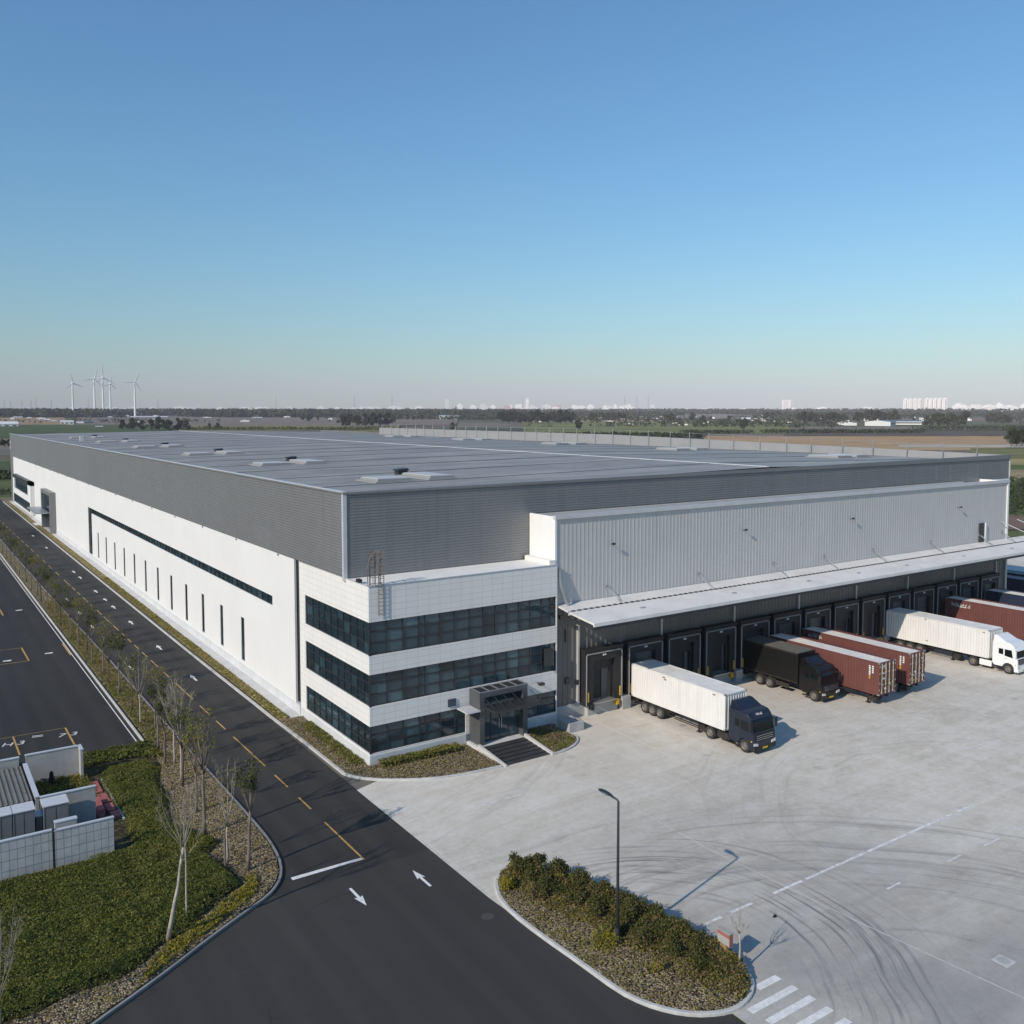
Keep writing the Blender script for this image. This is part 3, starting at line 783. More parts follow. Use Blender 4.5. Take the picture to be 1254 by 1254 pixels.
fk2 = smooth_line([(12.15, -5.42), (13.3, -5.36), (14.5, -4.95), (15.56, -4.14), (15.98, -3.3), (15.9, -2.6)], 2)
kerb('kerb', fk2, .16, .13, M['kerb'], 'short rounded kerb of the small bed right of the stairs')
flat('side_bed', offset_line(fk2, .12) + [(15.8, -.02), (12.15, -.02)], .105, M['mulch'], None, 'small mulch bed right of the entrance stairs', 'flower bed', 'structure')
isl = [(-1.08, -17.87), (-1.72, -18.74), (-2.12, -19.71), (-2.37, -21.16), (-2.32, -23.53), (-2.12, -26.29), (-2.0, -28.85), (-1.66, -30.13), (-1.1, -31.12), (-.38, -31.9), (.57, -32.45), (1.3, -32.62), (1.9, -32.59), (2.65, -32.34), (3.25, -31.94), (3.6, -31.51), (3.88, -30.93), (4.01, -30.31), (4.01, -29.31), (3.89, -28.18), (3.35, -25.4), (2.72, -22.37), (1.77, -19.4), (.87, -17.6), (.15, -17.22), (-.52, -17.41)]
isl = smooth_line(isl, 1, True)
kerb('kerb', isl, .18, .15, M['kerb'], 'oval concrete kerb ring of the traffic island', True)
isl_in = offset_line(isl, .15, True)
flat('island_bed', isl_in, .125, M['mulch'], None, 'tan pebbly mulch on the traffic island', 'island bed', 'structure')
# ------------------------------------------------------------------ warehouse
WH = thing('warehouse', 'huge grey and white warehouse with a flat metal roof and fourteen loading docks', 'warehouse', (46, 120, 0))
L_ = lambda u, v, w: (-w if False else 0 - w, u, v)      # left facade: u = y, v = z, w > 0 proud (towards -x)
F_ = lambda y0: (lambda u, v, w: (u, y0 - w, v))         # front facades: u = x, v = z, w proud (towards -y)
XR, YB, ZT = 93.3, 236.0, 19.2
slits = []
for i in range(12):
    y = 28.2 + (103.1 - 28.2) * i / 11
    slits.append((y - .5, y + .5, 1.25, 5.45))
strip_h = (19.7, 108.6, 8.1, 8.95); leg_h = (108.6, 111.9, 1.0, 8.95)
mb = MB()
holed(mb, 14.3, 230, .9, 13.0, slits + [strip_h, leg_h], L_, .16)
mb.box(.18, 14.3, .9, .5, 230, 13.0)          # backing behind the openings
mb.face([(0, 14.3, .9), (0, 14.3, 13), (.5, 14.3, 13), (.5, 14.3, .9)])
mb.build('side_wall', M['white_wall'], WH)
pl = MB()
pl.box(-.06, 13.25, 0, .4, YB, .9)
pl.build('plinth', M['plinth'], WH)
rr = random.Random(5)
for s in slits:
    window(WH, s[0], s[1], s[2], s[3], L_, .14, [s[0] + .03, s[1] - .03], [s[2] + .03, s[2] + 1.4, s[2] + 2.8, s[3] - .03], rr, .06, ('glass3', 'glass', 'glass3'))
window(WH, *strip_h, L_, .14, [19.73 + (108.55 - 19.73) * i / 60 for i in range(61)], [8.13, 8.92], rr, .08, ('glass3', 'glass', 'glass3'))
window(WH, *leg_h, L_, .14, [108.63, 110.2, 111.87], [1.03, 2.5, 4.0, 5.5, 7.0, 8.92], rr, .08, ('glass3', 'glass', 'glass3'))
g = MB(); g.box(.25, 13.2, 0, .6, 14.3, 13.0)
g.build('recess_joint', M['darkmetal'], WH)

# corrugated upper cladding, horizontal ribs
def rib_prof(z0, z1, pitch, d):
    out = []; z = z0
    while z < z1 - 1e-6:
        p = min(pitch, z1 - z)
        out += [(z, 0), (z + p * .42, 0), (z + p * .52, d), (z + p * .90, d)]
        z += p
    out.append((z1, 0))
    return out
cl = MB()
cl.strip(rib_prof(13.0, ZT - .1, .22, .018), 3.9, YB, lambda z, d, w: (-.10 - d, w, z))
cl.strip(rib_prof(12.4, ZT - .1, .22, .018), 0, XR, lambda z, d, w: (w, 3.9 - d, z))
cl.face([(-.10, 3.9, 13), (-.10, YB, 13), (0.1, YB, 13), (.1, 3.9, 13)])
cl.face([(-.10, 230, 0), (-.10, YB, 0), (-.10, YB, 13), (-.10, 230, 13)])
cl.face([(-.10, 230, 0), (.3, 230, 0), (.3, 230, 13), (-.10, 230, 13)])
cl.face([(-.1, YB, 0), (XR, YB, 0), (XR, YB, ZT), (-.1, YB, ZT)])
cl.face([(XR, 3.9, 0), (XR, YB, 0), (XR, YB, 19.3), (XR, 3.9, 19.3)])
cl.build('upper_cladding', M['clad'], WH)
sm = MB()   # panel seams and corner trim
for x in [3.2 + 3.05 * i for i in range(30)]:
    if x < XR: sm.box(x - .014, 3.9 - .022, 12.5, x + .014, 3.9, ZT - .12)
sm.build('cladding_seam', M['pylon'], WH)
tr = MB(); tr.box(-.17, 3.82, 12.7, .12, 4.1, ZT)
tr.build('corner_trim', M['coping'], WH)
tr = MB(); tr.box(XR - .12, 3.80, 16.6, XR + .06, 4.1, 19.55)
tr.build('corner_trim', M['coping'], WH)
# roof: two shallow slopes with a ridge, low parapets
rf = MB()
for x0, z0, x1, z1 in ((.1, 18.95, 46.5, 19.55), (46.5, 19.55, XR - .3, 18.75)):
    rf.face([(x0, 3.95, z0), (x1, 3.95, z1), (x1, YB - .2, z1), (x0, YB - .2, z0)])
roof = rf.build('roof', M['roofing'], WH)
rd = MB(); rd.box(46.36, 4.2, 19.45, 46.64, YB - .3, 19.62)
rd.build('ridge_cap', M['coping'], roof)
for y in [12, 23.2, 34.5, 45.5, 57, 68, 79, 91, 103, 116, 130, 145, 160, 176, 192, 210]:
    e = MB()
    for x0, z0, x1, z1 in ((.4, 18.956, 46.2, 19.548), (46.8, 19.548, 92.8, 18.76)):
        e.prism([(x0, z0), (x1, z1), (x1, z1 + .03), (x0, z0 + .03)], y - .05, y + .05, lambda u, v, w: (u, w, v))
    e.build('roof_seam', M['darkmetal'], roof)
cp = MB()
cp.box(-.19, 3.75, ZT - .1, .14, YB + .1, ZT + .03)
cp.prism([(.14, ZT - .12), (XR + .1, ZT - .12), (XR + .1, 19.62), (.14, ZT + .03)], 3.76, 4.16, lambda u, v, w: (u, w, v))
cp.build('parapet_coping', M['clad'], WH)
cl2 = MB(); cl2.box(-.20, 3.9, ZT + .03, .16, YB + .1, ZT + .09); cl2.build('coping_edge', M['coping'], WH)
def zpar(y): return 19.55 + min(1.0, (y - 4) / 80) * 1.15
pp = MB()
ys = [4.2, 20, 40, 60, 84, 120, 150, 190]
for a, b in zip(ys[:-1], ys[1:]):
    pp.prism([(a, 18.2), (b, 18.2), (b, zpar(b)), (a, zpar(a))], XR - .25, XR - .02, lambda u, v, w: (w, u, v))
pp.build('right_parapet', M['parapet'], WH)
y = 8.
rr = random.Random(9)
rail = MB()
prev = None
while y < 190:
    p = MB()
    lean = rr.uniform(-.08, .08)
    p.path([(XR - .55, y, 18.7), (XR - .55 + lean, y + rr.uniform(-.1, .1), zpar(y) + 1.15)], .06, 5)
    p.build('rail_post', M['steel'], roof)
    cur = (XR - .55, y, zpar(y) + 1.0)
    if prev: rail.path([prev, cur], .022, 4)
    prev = cur
    y += rr.uniform(4.6, 6.2)
rail.build('rail_wire', M['steel'], roof)
# skylights in pairs with a small vent
def roof_z(x): return 18.95 + (x - .1) * .6 / 46.4 if x < 46.5 else 19.55 - (x - 46.5) * .8 / 46.5
def skylight(x0, x1, y0, y1, hz=.28):
    xm, ym = (x0 + x1) / 2, (y0 + y1) / 2
    x0, x1, y0, y1 = xm + (x0 - xm) * .85, xm + (x1 - xm) * .85, ym + (y0 - ym) * .8, ym + (y1 - ym) * .8
    z = roof_z((x0 + x1) / 2)
    m = MB(); m.box(x0 - .3, y0 - .3, z - .1, x1 + .3, y1 + .3, z + .09); m.box(x0, y0, z + .09, x1, y1, z + hz)
    o = m.build('skylight', M['parapet'], roof)
    k = MB(); k.box(x0 + .1, y0 + .1, z + hz, x1 - .1, y1 - .1, z + hz + .05)
    k.build('skylight_panel', M['skydome'], o)
g_ = G('skylight_acrylic'); g_.bsdf(col=(.50, .505, .51, 1), rough=.5, spec=.3); M['skydome'] = g_.m
for yy in (15.0, 44.5, 75, 108, 142, 178):
    skylight(6.8, 10.6, yy - 2.4, yy + 2.0); skylight(12.0, 14.9, yy - 2.6, yy + 4.2)
    z = roof_z(13)
    v = MB(); v.box(12.9, yy + 5.6, z, 13.9, yy + 6.4, z + .35); v.prism([(12.75, z + .35), (14.05, z + .35), (13.9, z + .58), (12.9, z + .5)], yy + 5.5, yy + 6.6, lambda u, v_, w_: (u, w_, v_))
    v.build('roof_vent', M['darkmetal'], roof)
for yy in (20, 50, 82, 116, 150):
    skylight(76, 79.5, yy - 3, yy + 3, .3); skylight(81.5, 84.5, yy - 2, yy + 4, .3)
ch = MB(); ch.box(6.0, 157, 19, 6.7, 157.7, 20.1); ch.build('roof_vent', M['palesteel'], roof)

# ribbed box above the docks
XL, XB = 16.55, 86.3
lb = MB()
def vrib(x0, x1, pitch, d):
    out = []; x = x0
    while x < x1 - 1e-6:
        p = min(pitch, x1 - x)
        out += [(x, 0), (x + p * .55, 0), (x + p * .66, d), (x + p * .88, d)]
        x += p
    out.append((x1, 0)); return out
lb.strip(vrib(XL + .1, XB - .3, .42, .016), 9.2, 16.5, lambda u, d, w: (u, .4 - d, w))
lb.build('ribbed_box', M['lightbox'], WH)
cpn = MB()
cpn.box(XL - .06, .30, 9.4, XL + .12, 3.84, 16.72)
cpn.build('end_panel', M['capwhite'], WH)
cpn = MB(); cpn.box(XB - .30, .28, 9.3, XB + .06, 3.84, 16.72)
cpn.build('end_panel', M['capwhite'], WH)
top = MB()
top.box(XL - .08, .22, 16.5, XB + .1, .55, 16.82); top.box(XL + .12, .55, 16.35, XB - .3, 3.84, 16.42)
top.build('box_coping', M['coping'], WH)
gt = MB(); gt.box(XL + .1, 3.2, 16.42, XB - 5, 3.80, 16.62); gt.build('gutter', M['lightbox'], WH)
# dock wall below
dw = MB()
dw.strip(vrib(XL, XB, .5, .045), 1.15, 9.3, lambda u, d, w: (u, .40 - d, w))
dw.build('dock_wall', M['dockwall'], WH)
db = MB(); db.box(XL, .30, 0, XB, .45, 1.15)
db.build('dock_plinth', M['concrete'], WH)
for i in range(15):
    x = DOORX[0] - 2.32 + 4.64 * i
    if i % 2 == 0: col = MB(); col.box(x - .09, .20, 1.15, x + .09, .40, 9.2); col.build('dock_pier', M['lightbox'], WH)
col = MB(); col.box(XB - .35, .2, 0, XB, .5, 9.2)
col.build('dock_pier', M['lightbox'], WH)
endw = MB(); endw.box(XB, .45, 0, XB + .25, 3.88, 9.3); endw.box(XB, 3.88, 0, XR, 4.0, 16.5)
endw.build('end_wall', M['capwhite'], WH)
rr = random.Random(21)
for i, x in enumerate(DOORX):
    d = MB()
    # black foam shelter: head and two jambs
    d.box(x - 2.05, -.28, 4.55, x + 2.05, .34, 5.45)
    d.box(x - 2.05, -.28, .95, x - 1.15, .34, 4.55); d.box(x + 1.15, -.28, .95, x + 2.05, .34, 4.55)
    d.prism([(x - 2.1, 5.45), (x + 2.1, 5.45), (x + 2.1, 5.62), (x - 2.1, 5.62)], -.36, .34, lambda u, v, w: (u, w, v))
    door = d.build('dock_shelter', M['padblack'], WH)
    fr = MB()
    fr.path([(x - 1.9, -.31, .95), (x - 1.9, -.31, 5.1), (x - 1.8, -.31, 5.2), (x + 1.8, -.31, 5.2), (x + 1.9, -.31, 5.1), (x + 1.9, -.31, .95)], .065, 5)
    fr.build('shelter_frame', M['frame'], door)
    ins = MB()
    opening = i in (0, 2, 3, 4, 7, 8)
    if opening:
        sh = rr.choice((-.1, .25, .45))
        ins.box(x - 1.15, .05, 1.2, x - 1.0, .33, 3.7, 1)
        ins.box(x - 1.0, .28, 1.2, x + .2 + sh, .34, 3.7, 1)  # black backing: shade of the open bay's interior put into the colour
        ins.box(x + .2 + sh, .2, 1.2, x + .9, .33, 3.7)
        ins.box(x + .9, .0, 1.2, x + 1.15, .33, 3.7, 1)
        ins.box(x - 1.15, .02, 3.7, x + 1.15, .33, 4.55, 1)
    else:
        ins.box(x - 1.15, .1, 1.2, x + 1.15, .33, 4.55)
        for q in range(1, 5): ins.box(x - 1.14, .085, 1.2 + .67 * q - .015, x + 1.14, .12, 1.2 + .67 * q + .015, 1)
    ins.build('dock_door', [M['doorgrey'], M['padblack']], door)
    lv = MB(); lv.box(x - 1.1, -.55, 1.02, x + 1.1, .3, 1.12); lv.box(x - 1.6, -.12, 0, x + 1.6, .3, 1.02, 1)
    lv.build('dock_leveller', [M['steel'], M['concrete']], door)
    for sx in (-1, 1):
        b = MB(); b.box(x + sx * 1.72 - .06, -.35, 1.25, x + sx * 1.72 + .06, -.285, 2.05); b.build('guide_strip', M['yellow'], door)
        b = MB(); b.box(x + sx * 1.35 - .14, -.5, .55, x + sx * 1.35 + .14, -.12, 1.0); b.build('dock_bumper', M['black'] if sx < 0 else M['yellow'], door)
    npl = MB(); npl.box(x - .17, -.335, 4.92, x + .17, -.29, 5.06); o = npl.build('number_plate', M['whitemark'], door)
    glyph('%02d' % (i + 1), x, -.34, .15, 0, M['black'], o, 4.99, 'plate_number', (1, 0, 0), (0, 0, 1))
    # wall lamp above the door
    wl = MB(); wl.box(x + 1.0, .05, 7.1, x + 1.25, .38, 7.3); wl.build('wall_lamp', M['darkmetal'], WH)
# concrete pier walls between doors at ground
for i in range(0, 13, 1):
    x = DOORX[i] + 2.32
    p = MB(); p.box(x - .45, -.5, 0, x + .45, .3, 1.1)
    p.build('dock_pier_block', M['concrete'], WH)
# canopy: sloping sheet with fascia, middle gutter, tie rods
cn = MB()
cx0, cx1 = 16.65, 94.0
cn.prism([(.34, 9.58), (-1.25, 9.32), (-1.25, 9.2), (.34, 9.45)], cx0, cx1, lambda u, v, w: (w, u, v))
cn.prism([(-1.35, 9.30), (-4.5, 8.97), (-4.5, 8.70), (-4.37, 8.70), (-4.37, 8.83), (-1.35, 9.16)], cx0, cx1, lambda u, v, w: (w, u, v))
cn.prism([(-1.35, 9.19), (-1.25, 9.19), (-1.25, 9.02), (-1.35, 9.02)], cx0, cx1, lambda u, v, w: (w, u, v))
can = cn.build('canopy', M['canopy'], WH)
gut = MB(); gut.box(cx0, -1.36, 9.22, cx1, -1.24, 9.29)
x = cx0 + .3
while x < cx1:
    gut.box(x, -1.42, 9.27, x + .34, -1.18, 9.36); x += .62
gut.build('canopy_gutter', M['darkmetal'], can)
beam = MB()
for x in [cx0 + .3 + 4.64 * i for i in range(17)]:
    beam.box(x - .08, -4.3, 8.42, x + .08, .3, 8.72)
beam.box(cx0, -4.4, 8.42, cx1, -4.25, 8.67)
beam.build('canopy_beam', M['darkmetal'], can)
for x in (21.9, 32.7, 42.9, 50.6, 58.8, 69.6, 79.9, 85.0):
    t = MB()
    t.path([(x, .34, 10.5), (x + .35, -1.1, 9.36)], .03, 6); t.path([(x + .18, .34, 10.5), (x + .53, -1.1, 9.36)], .03, 6)
    t.box(x - .06, .30, 10.38, x + .24, .42, 10.58)
    t.build('tie_rod', M['pylon'], can)
    q = MB(); q.box(x + .9, -3.0, 9.08, x + 1.4, -2.8, 9.2); q.build('canopy_lamp_box', M['steel'], can)
for x in (22.4, 38.6, 54.9, 75.2):
    f = MB(); f.path([(x, .4, 14.05), (x, .05, 14.1)], .03, 5); f.box(x - .13, -.06, 14.02, x + .13, .08, 14.2)
    f.build('floodlight', M['darkmetal'], WH)
ld = MB(); ld.box(79.85, .22, 9.6, 81.0, .40, 11.85); dr = ld.build('service_door', M['darkmetal'], WH)
ld = MB(); ld.box(80.85, .12, 9.55, 81.12, .22, 11.9); ld.build('door_jamb', M['capwhite'], dr)
for j, x in enumerate((84.6, 88.5)):
    st = MB(); st.path([(x, .3, 11.8), (x + 4.2, -3.9, 9.05)], .05, 6); st.build('canopy_stay', M['coping'], can)
# small things on the dock wall near the office
for bq in ((17.6, .18, 2.9, 18.0, .36, 3.4), (18.7, .2, 2.7, 18.9, .36, 3.1), (17.55, .26, 6.4, 17.62, .36, 7.4)):
    bx = MB(); bx.box(*bq); bx.build('meter_box', M['darkmetal'], WH)
dp = MB(); dp.path([(16.8, .2, 12.6), (16.85, -.05, 11.2), (17.1, -.2, 10.2), (17.5, -.1, 9.5)], .11, 6); dp.build('downpipe', M['steel'], WH)
dp = MB(); dp.path([(17.0, .28, 12.2), (17.25, .1, 10.4), (17.75, .0, 9.6)], .05, 5)
dp.build('downpipe', M['steel'], WH)

# far side entrance and bay on the long wall
by = MB()
by.box(-.9, 184.5, .9, 0, 223, 5.0, 0); by.box(-.9, 184.5, 7.7, 0, 223, 8.6, 1); by.box(-.88, 219.5, 5.0, 0, 223, 7.7, 0); by.box(-.9, 184.5, 5.0, 0, 190, 8.6, 0)
by.box(-.7, 190, 5.0, -.1, 219.5, 7.7, 2)
by.build('bay_window', [M['white_wall'], M['darkmetal'], M['glass3']], WH)
b2 = MB(); b2.box(-.95, 186, 1.3, -.5, 221, 3.6); b2.build('bay_glazing', M['glass3'], WH)
en = MB()
en.box(-1.1, 150, 0, -.0, 151.2, 8.6); en.box(-1.1, 163, 0, 0, 164.2, 8.6); en.box(-1.1, 151.2, 7.9, 0, 163, 8.6); en.box(-.6, 151.2, 4.3, 0, 163, 7.9, 1); en.box(-.4, 151.2, .3, 0, 163, 4.3, 1)
en.build('side_entrance', [M['clad'], M['glass3']], WH)
ec = MB(); ec.box(-3.6, 151.5, 4.2, -1.1, 166.5, 4.45); ec.build('entrance_canopy', M['steel'], WH)
for k in range(18):
    y = 18 + 11.6 * k
    cb = MB(); cb.box(-.09, y - .12, 12.78, -.004, y + .12, 12.92); cb.build('wall_bracket', M['pylon'], WH)
fs = MB()
for q in range(2): fs.box(-.22, 232.0, 16.2 - q * 1.4, -.19, 235.4, 17.3 - q * 1.4, q % 1)
fs.build('wall_sign', M['signgrey'], WH)
# ------------------------------------------------------------------ office block
OF = thing('office_building', 'white three storey office block with ribbon windows at the warehouse corner', 'office building', (8, 6, 0))
OX, OY, OZ = 16.5, 13.2, 12.9
bands = [(.95, 2.92), (4.33, 6.62), (7.98, 10.36)]
colsF = [-.0, 1.43, 2.71, 4.0, 4.52, 5.76, 7.0, 8.33, 9.54, 10.64, 11.68, 12.83, 13.9, 15.0, 15.85, 16.4]
colsL = [1.14, 2.25, 3.44, 4.61, 5.79, 7.04, 8.19, 9.37, 10.58, 11.94]
OF_F = lambda u, v, w: (u, -w, v)
OF_L = lambda u, v, w: (-w, u, v)
dpt = .14
mb = MB()
fholes = [(.02, 16.4, a, b) for a, b in bands[1:]] + [(.02, 7.9, .95, 2.92), (12.75, 16.4, .95, 2.72)]
lholes = [(.02, 11.97, a, b) for a, b in bands]
holed(mb, 0, OX, .8, OZ, fholes, OF_F, dpt)
holed(mb, 0, OY, .8, OZ, lholes, OF_L, dpt)
mb.face([(OX, 0, .8), (OX, .42, .8), (OX, .42, OZ), (OX, 0, OZ)])
mb.face([(OX, .28, 9.5), (OX, 3.9, 9.5), (OX, 3.9, OZ), (OX, .28, OZ)])
mb.face([(0, OY, .8), (.6, OY, .8), (.6, OY, OZ), (0, OY, OZ)])
# parapet inner faces and top
mb.box(.004, .25, 12.45, .22, 3.75, OZ - .002); mb.box(OX - .6, .25, 12.45, OX - .004, 3.7, OZ + .35)
mb.face([(0, 0, OZ), (OX, 0, OZ), (OX, .25, OZ), (0, .25, OZ)]); mb.face([(0, .25, OZ), (OX, .25, OZ), (OX, .25, 12.4), (0, .25, 12.4)])
mb.face([(0, .25, OZ), (.22, .25, OZ), (.22, OY, OZ), (0, OY, OZ)])
mb.build('facade', M['officewhite'], OF)
bk = MB(); bk.box(.3, .3, .2, OX - .1, .34, 12.2); bk.box(.3, .34, .2, .34, OY - .1, 12.2)
bk.build('inner_wall', M['darkmetal'], OF)
pl = MB(); pl.box(-.03, -.03, 0, 7.9, .3, .8); pl.box(12.75, -.03, 0, OX - .005, .3, .8); pl.box(-.03, .3, 0, .3, OY - .01, .8); pl.box(7.9, .1, 0, 12.75, .3, 3)
pl.build('plinth', M['plinth'], OF)
cope = MB(); cope.box(-.05, -.05, OZ, OX + .02, .02, OZ + .05); cope.box(-.05, .02, OZ, .02, OY, OZ + .05)
cope.build('coping', M['coping'], OF)
ro = MB(); ro.box(.22, .25, 12.3, OX - .6, 3.86, 12.86); ro.build('roof', M['roofwhite'], OF)
rr = random.Random(31)
for a, b in bands[1:]:
    h = b - a
    window(OF, .02, 16.4, a, b, OF_F, dpt, [max(.05, c) for c in colsF[:-1]] + [16.37], [a + .03, a + h * .36, a + h * .70, b - .03], rr, .07, ('glass', 'glass2', 'glass3'), (.6, .3, .1))
window(OF, .02, 7.9, .95, 2.92, OF_F, dpt, [.05, 1.43, 2.71, 4.0, 4.52, 5.76, 7.0, 7.87], [.98, 1.62, 2.26, 2.89], rr, .07)
window(OF, 12.75, 16.4, .95, 2.72, OF_F, dpt, [12.78, 13.05, 14.7, 16.37], [.98, 1.6, 2.2, 2.69], rr, .07)
for a, b in bands:
    h = b - a
    window(OF, .02, 11.97, a, b, OF_L, dpt, [.05] + colsL[:-1] + [11.94], [a + .03, a + h * .36, a + h * .70, b - .03], rr, .07, ('glass3', 'glass', 'glass3'), (.5, .3, .2))
cornerbar = MB()
for a, b in bands: cornerbar.box(-.015, -.015, a, .06, .06, b)
cornerbar.build('corner_mullion', M['darkmetal'], OF)
# one open window on the second floor
ow = MB(); ow.box(15.15, -.35, 4.9, 15.8, -.05, 6.3); ow.build('open_sash', M['darkmetal'], OF)
# entrance porch
po = MB()
PX0, PX1, PY, PZ = 8.2, 12.55, -1.5, 4.25
po.box(PX0, PY, .25, PX0 + .45, -.01, PZ - .4); po.box(PX1 - .45, PY, .25, PX1, -.01, PZ - .4)
po.box(PX0, PY, PZ - .4, PX1, -.01, PZ)
porch = po.build('porch', M['porchgrey'], OF, bevel=.02)
pt = MB()
pt.box(PX0 + .1, PY + .12, PZ, PX1 - .1, -.15, PZ + .02)
pt.build('porch_roof', M['darkmetal'], porch)
rb = MB()
for k in range(6): rb.box(PX0 + .05 + k * .84, PY + .05, PZ + .02, PX0 + .13 + k * .84, -.1, PZ + .07)
rb.box(PX0, PY, PZ + .003, PX1, PY + .08, PZ + .07); rb.build('roof_bar', M['pylon'], porch)
df = MB()
for u in (8.68, 9.55, 10.35, 11.15, 12.05): df.box(u - .04, -.95, .3, u + .04, -.85, 3.85)
for v in (.33, 2.65, 3.82): df.box(8.65, -.955, v - .04, 12.1, -.845, v + .04)
dfo = df.build('entrance_door', M['darkmetal'], porch)
dg_ = MB(); dg_.box(8.66, -.91, .3, 12.09, -.89, 3.83); dg_.build('door_glass', M['glass'], dfo)
hd = MB(); hd.box(10.22, -1.02, 1.1, 10.26, -.96, 1.9); hd.box(10.44, -1.02, 1.1, 10.48, -.96, 1.9); hd.build('door_handle', M['chrome'], dfo)
pc = MB(); pc.prism([(-1.5, 3.0), (-3.3, 3.15), (-3.3, 3.3), (-1.5, 3.25)], 8.5, 12.9, lambda u, v, w: (w, u, v))
pcan = pc.build('porch_canopy', M['darkmetal'], porch)
for k in range(6):
    s = MB(); x = 8.7 + k * .82
    s.path([(x, -1.5, 3.75), (x, -3.1, 3.3)], .03, 5); s.build('canopy_rod', M['darkmetal'], pcan)
fl = MB(); fl.box(7.95, -1.7, 0, 12.75, -.0, .27); fl.build('porch_floor', M['plinth'], OF)
lc = MB(); lc.box(7.0, -1.7, 2.95, 8.15, -.2, 3.05); lc.build('side_canopy', M['palesteel'], OF)
# the broad dark stair between two sloping cheek walls
st = MB()
n = 6
for k in range(n):
    y1 = -1.7 - (3.45 / n) * k; z1 = .27 - .045 * k
    st.box(8.12, y1 - 3.45 / n, 0, 12.05, y1, max(.03, z1 - .02))
stair = st.build('entrance_stair', M['darkstep'], OF)
ck = MB()
for x in (7.9, 12.06):
    ck = MB(); ck.prism([(-1.7, .0), (-5.35, 0), (-5.35, .12), (-1.7, .52)], x, x + .2, lambda u, v, w: (w, u, v))
    ck.build('cheek_wall', M['pave'], stair)
ns = MB()
for k in range(1, n): ns.box(8.15, -1.7 - (3.45 / n) * k - .03, .27 - .045 * k - .02, 12.02, -1.7 - (3.45 / n) * k + .03, .27 - .045 * k + .028)
ns.build('step_nosing', M['black'], stair)
bp = MB(); bp.box(6.34, -.09, 3.2, 7.0, -.005, 3.75); bp.build('blue_sign', M['signblue'], OF)
bp = MB(); bp.box(6.42, -.10, 3.28, 6.66, -.095, 3.68); bp.box(6.72, -.10, 3.28, 6.92, -.095, 3.68); bp.build('sign_panel', M['winddark'], OF)
sc = MB(); sc.path([(14.5, 0, 3.65), (14.5, -.45, 3.72)], .035, 5); sc.box(14.3, -.75, 3.6, 14.75, -.4, 3.78); sc.build('security_camera', M['darkmetal'], OF)
# cage ladder on the front parapet
ldr = MB()
for x in (.72, 1.12): ldr.path([(x, -.13, 10.75), (x, -.13, 13.0), (x, -.13, 15.25), (x, .1, 15.4), (x, .35, 15.2), (x, .4, 12.9)], .032, 5)
z = 10.9
while z < 15: ldr.path([(.72, -.13, z), (1.12, -.13, z)], .022, 4); z += .28
for z in (11.0, 12.4): ldr.path([(.72, -.13, z), (.72, 0, z)], .03, 4); ldr.path([(1.12, -.13, z), (1.12, 0, z)], .03, 4)
lad = ldr.build('access_ladder', M['ladder'], OF)
cg = MB()
for z in (12.95, 13.5, 14.1, 14.7, 15.2):
    cg.path([(.72, -.13, z), (.35, .0, z), (.25, .35, z), (.45, .65, z), (.85, .75, z), (1.12, .6, z), (1.2, .3, z), (1.12, -.13, z)], .028, 4)
for x, y in ((.35, .0), (.25, .35), (.45, .65), (.85, .75), (1.12, .6)):
    cg.path([(x, y, 12.88), (x, y, 15.25)], .024, 4)
cg.path([(.1, .3, 12.9), (.05, .3, 14.1), (.25, .2, 15.0), (.72, .1, 15.4)], .035, 5)
cg.build('ladder_cage', M['ladder'], lad)
jb = MB(); jb.box(-.1, 1.4, 12.98, .18, 1.9, 13.2); jb.box(-.06, 9.0, 12.98, .2, 9.5, 13.12); jb.build('roof_anchor', M['darkmetal'], OF)
# ------------------------------------------------------------------ low concrete box right of the small bed
lb_ = MB(); lb_.box(15.85, -2.5, 0, 17.3, -.9, .75); tag(lb_.build('concrete_box', M['concrete'], None, (16.5, -1.7, 0), bevel=.03), 'low weathered concrete box beside the dock wall and small bed', 'concrete box')
# ------------------------------------------------------------------ trucks and container trailers
YZ = lambda u, v, w: (w, u, v)      # (y, z) profile swept along x
TY = [(.30, -.13), (.44, -.145), (.49, -.11), (.50, 0), (.49, .11), (.44, .145), (.30, .13)]
def wheel(parent, x, y, side, r=.5, dual=False, rimmat='rim'):
    m = MB(); k = r / .5
    m.lathe([(a * k, b) for a, b in TY], (x, y, r), 'X', 24, cap=False)
    if dual: m.lathe([(a * k, b) for a, b in TY], (x - side * .31, y, r), 'X', 20, cap=False)
    t = m.build('wheel', M['tyre'], parent, smooth=False)
    h = MB()
    s = side
    h.lathe([(.30 * k, .13 * s), (.27 * k, .10 * s), (.24 * k, .05 * s), (.13 * k, .06 * s), (.11 * k, .11 * s), (.05 * k, .13 * s), (.0, .13 * s)], (x, y, r), 'X', 18, cap=False)
    for q in range(8):
        a = q * math.pi / 4
        h.lathe([(.022, .05 * s), (.022, .09 * s), (0, .09 * s)], (x, y + .18 * k * math.cos(a), r + .18 * k * math.sin(a)), 'X', 6)
    h.build('rim', M[rimmat], t)
    return t

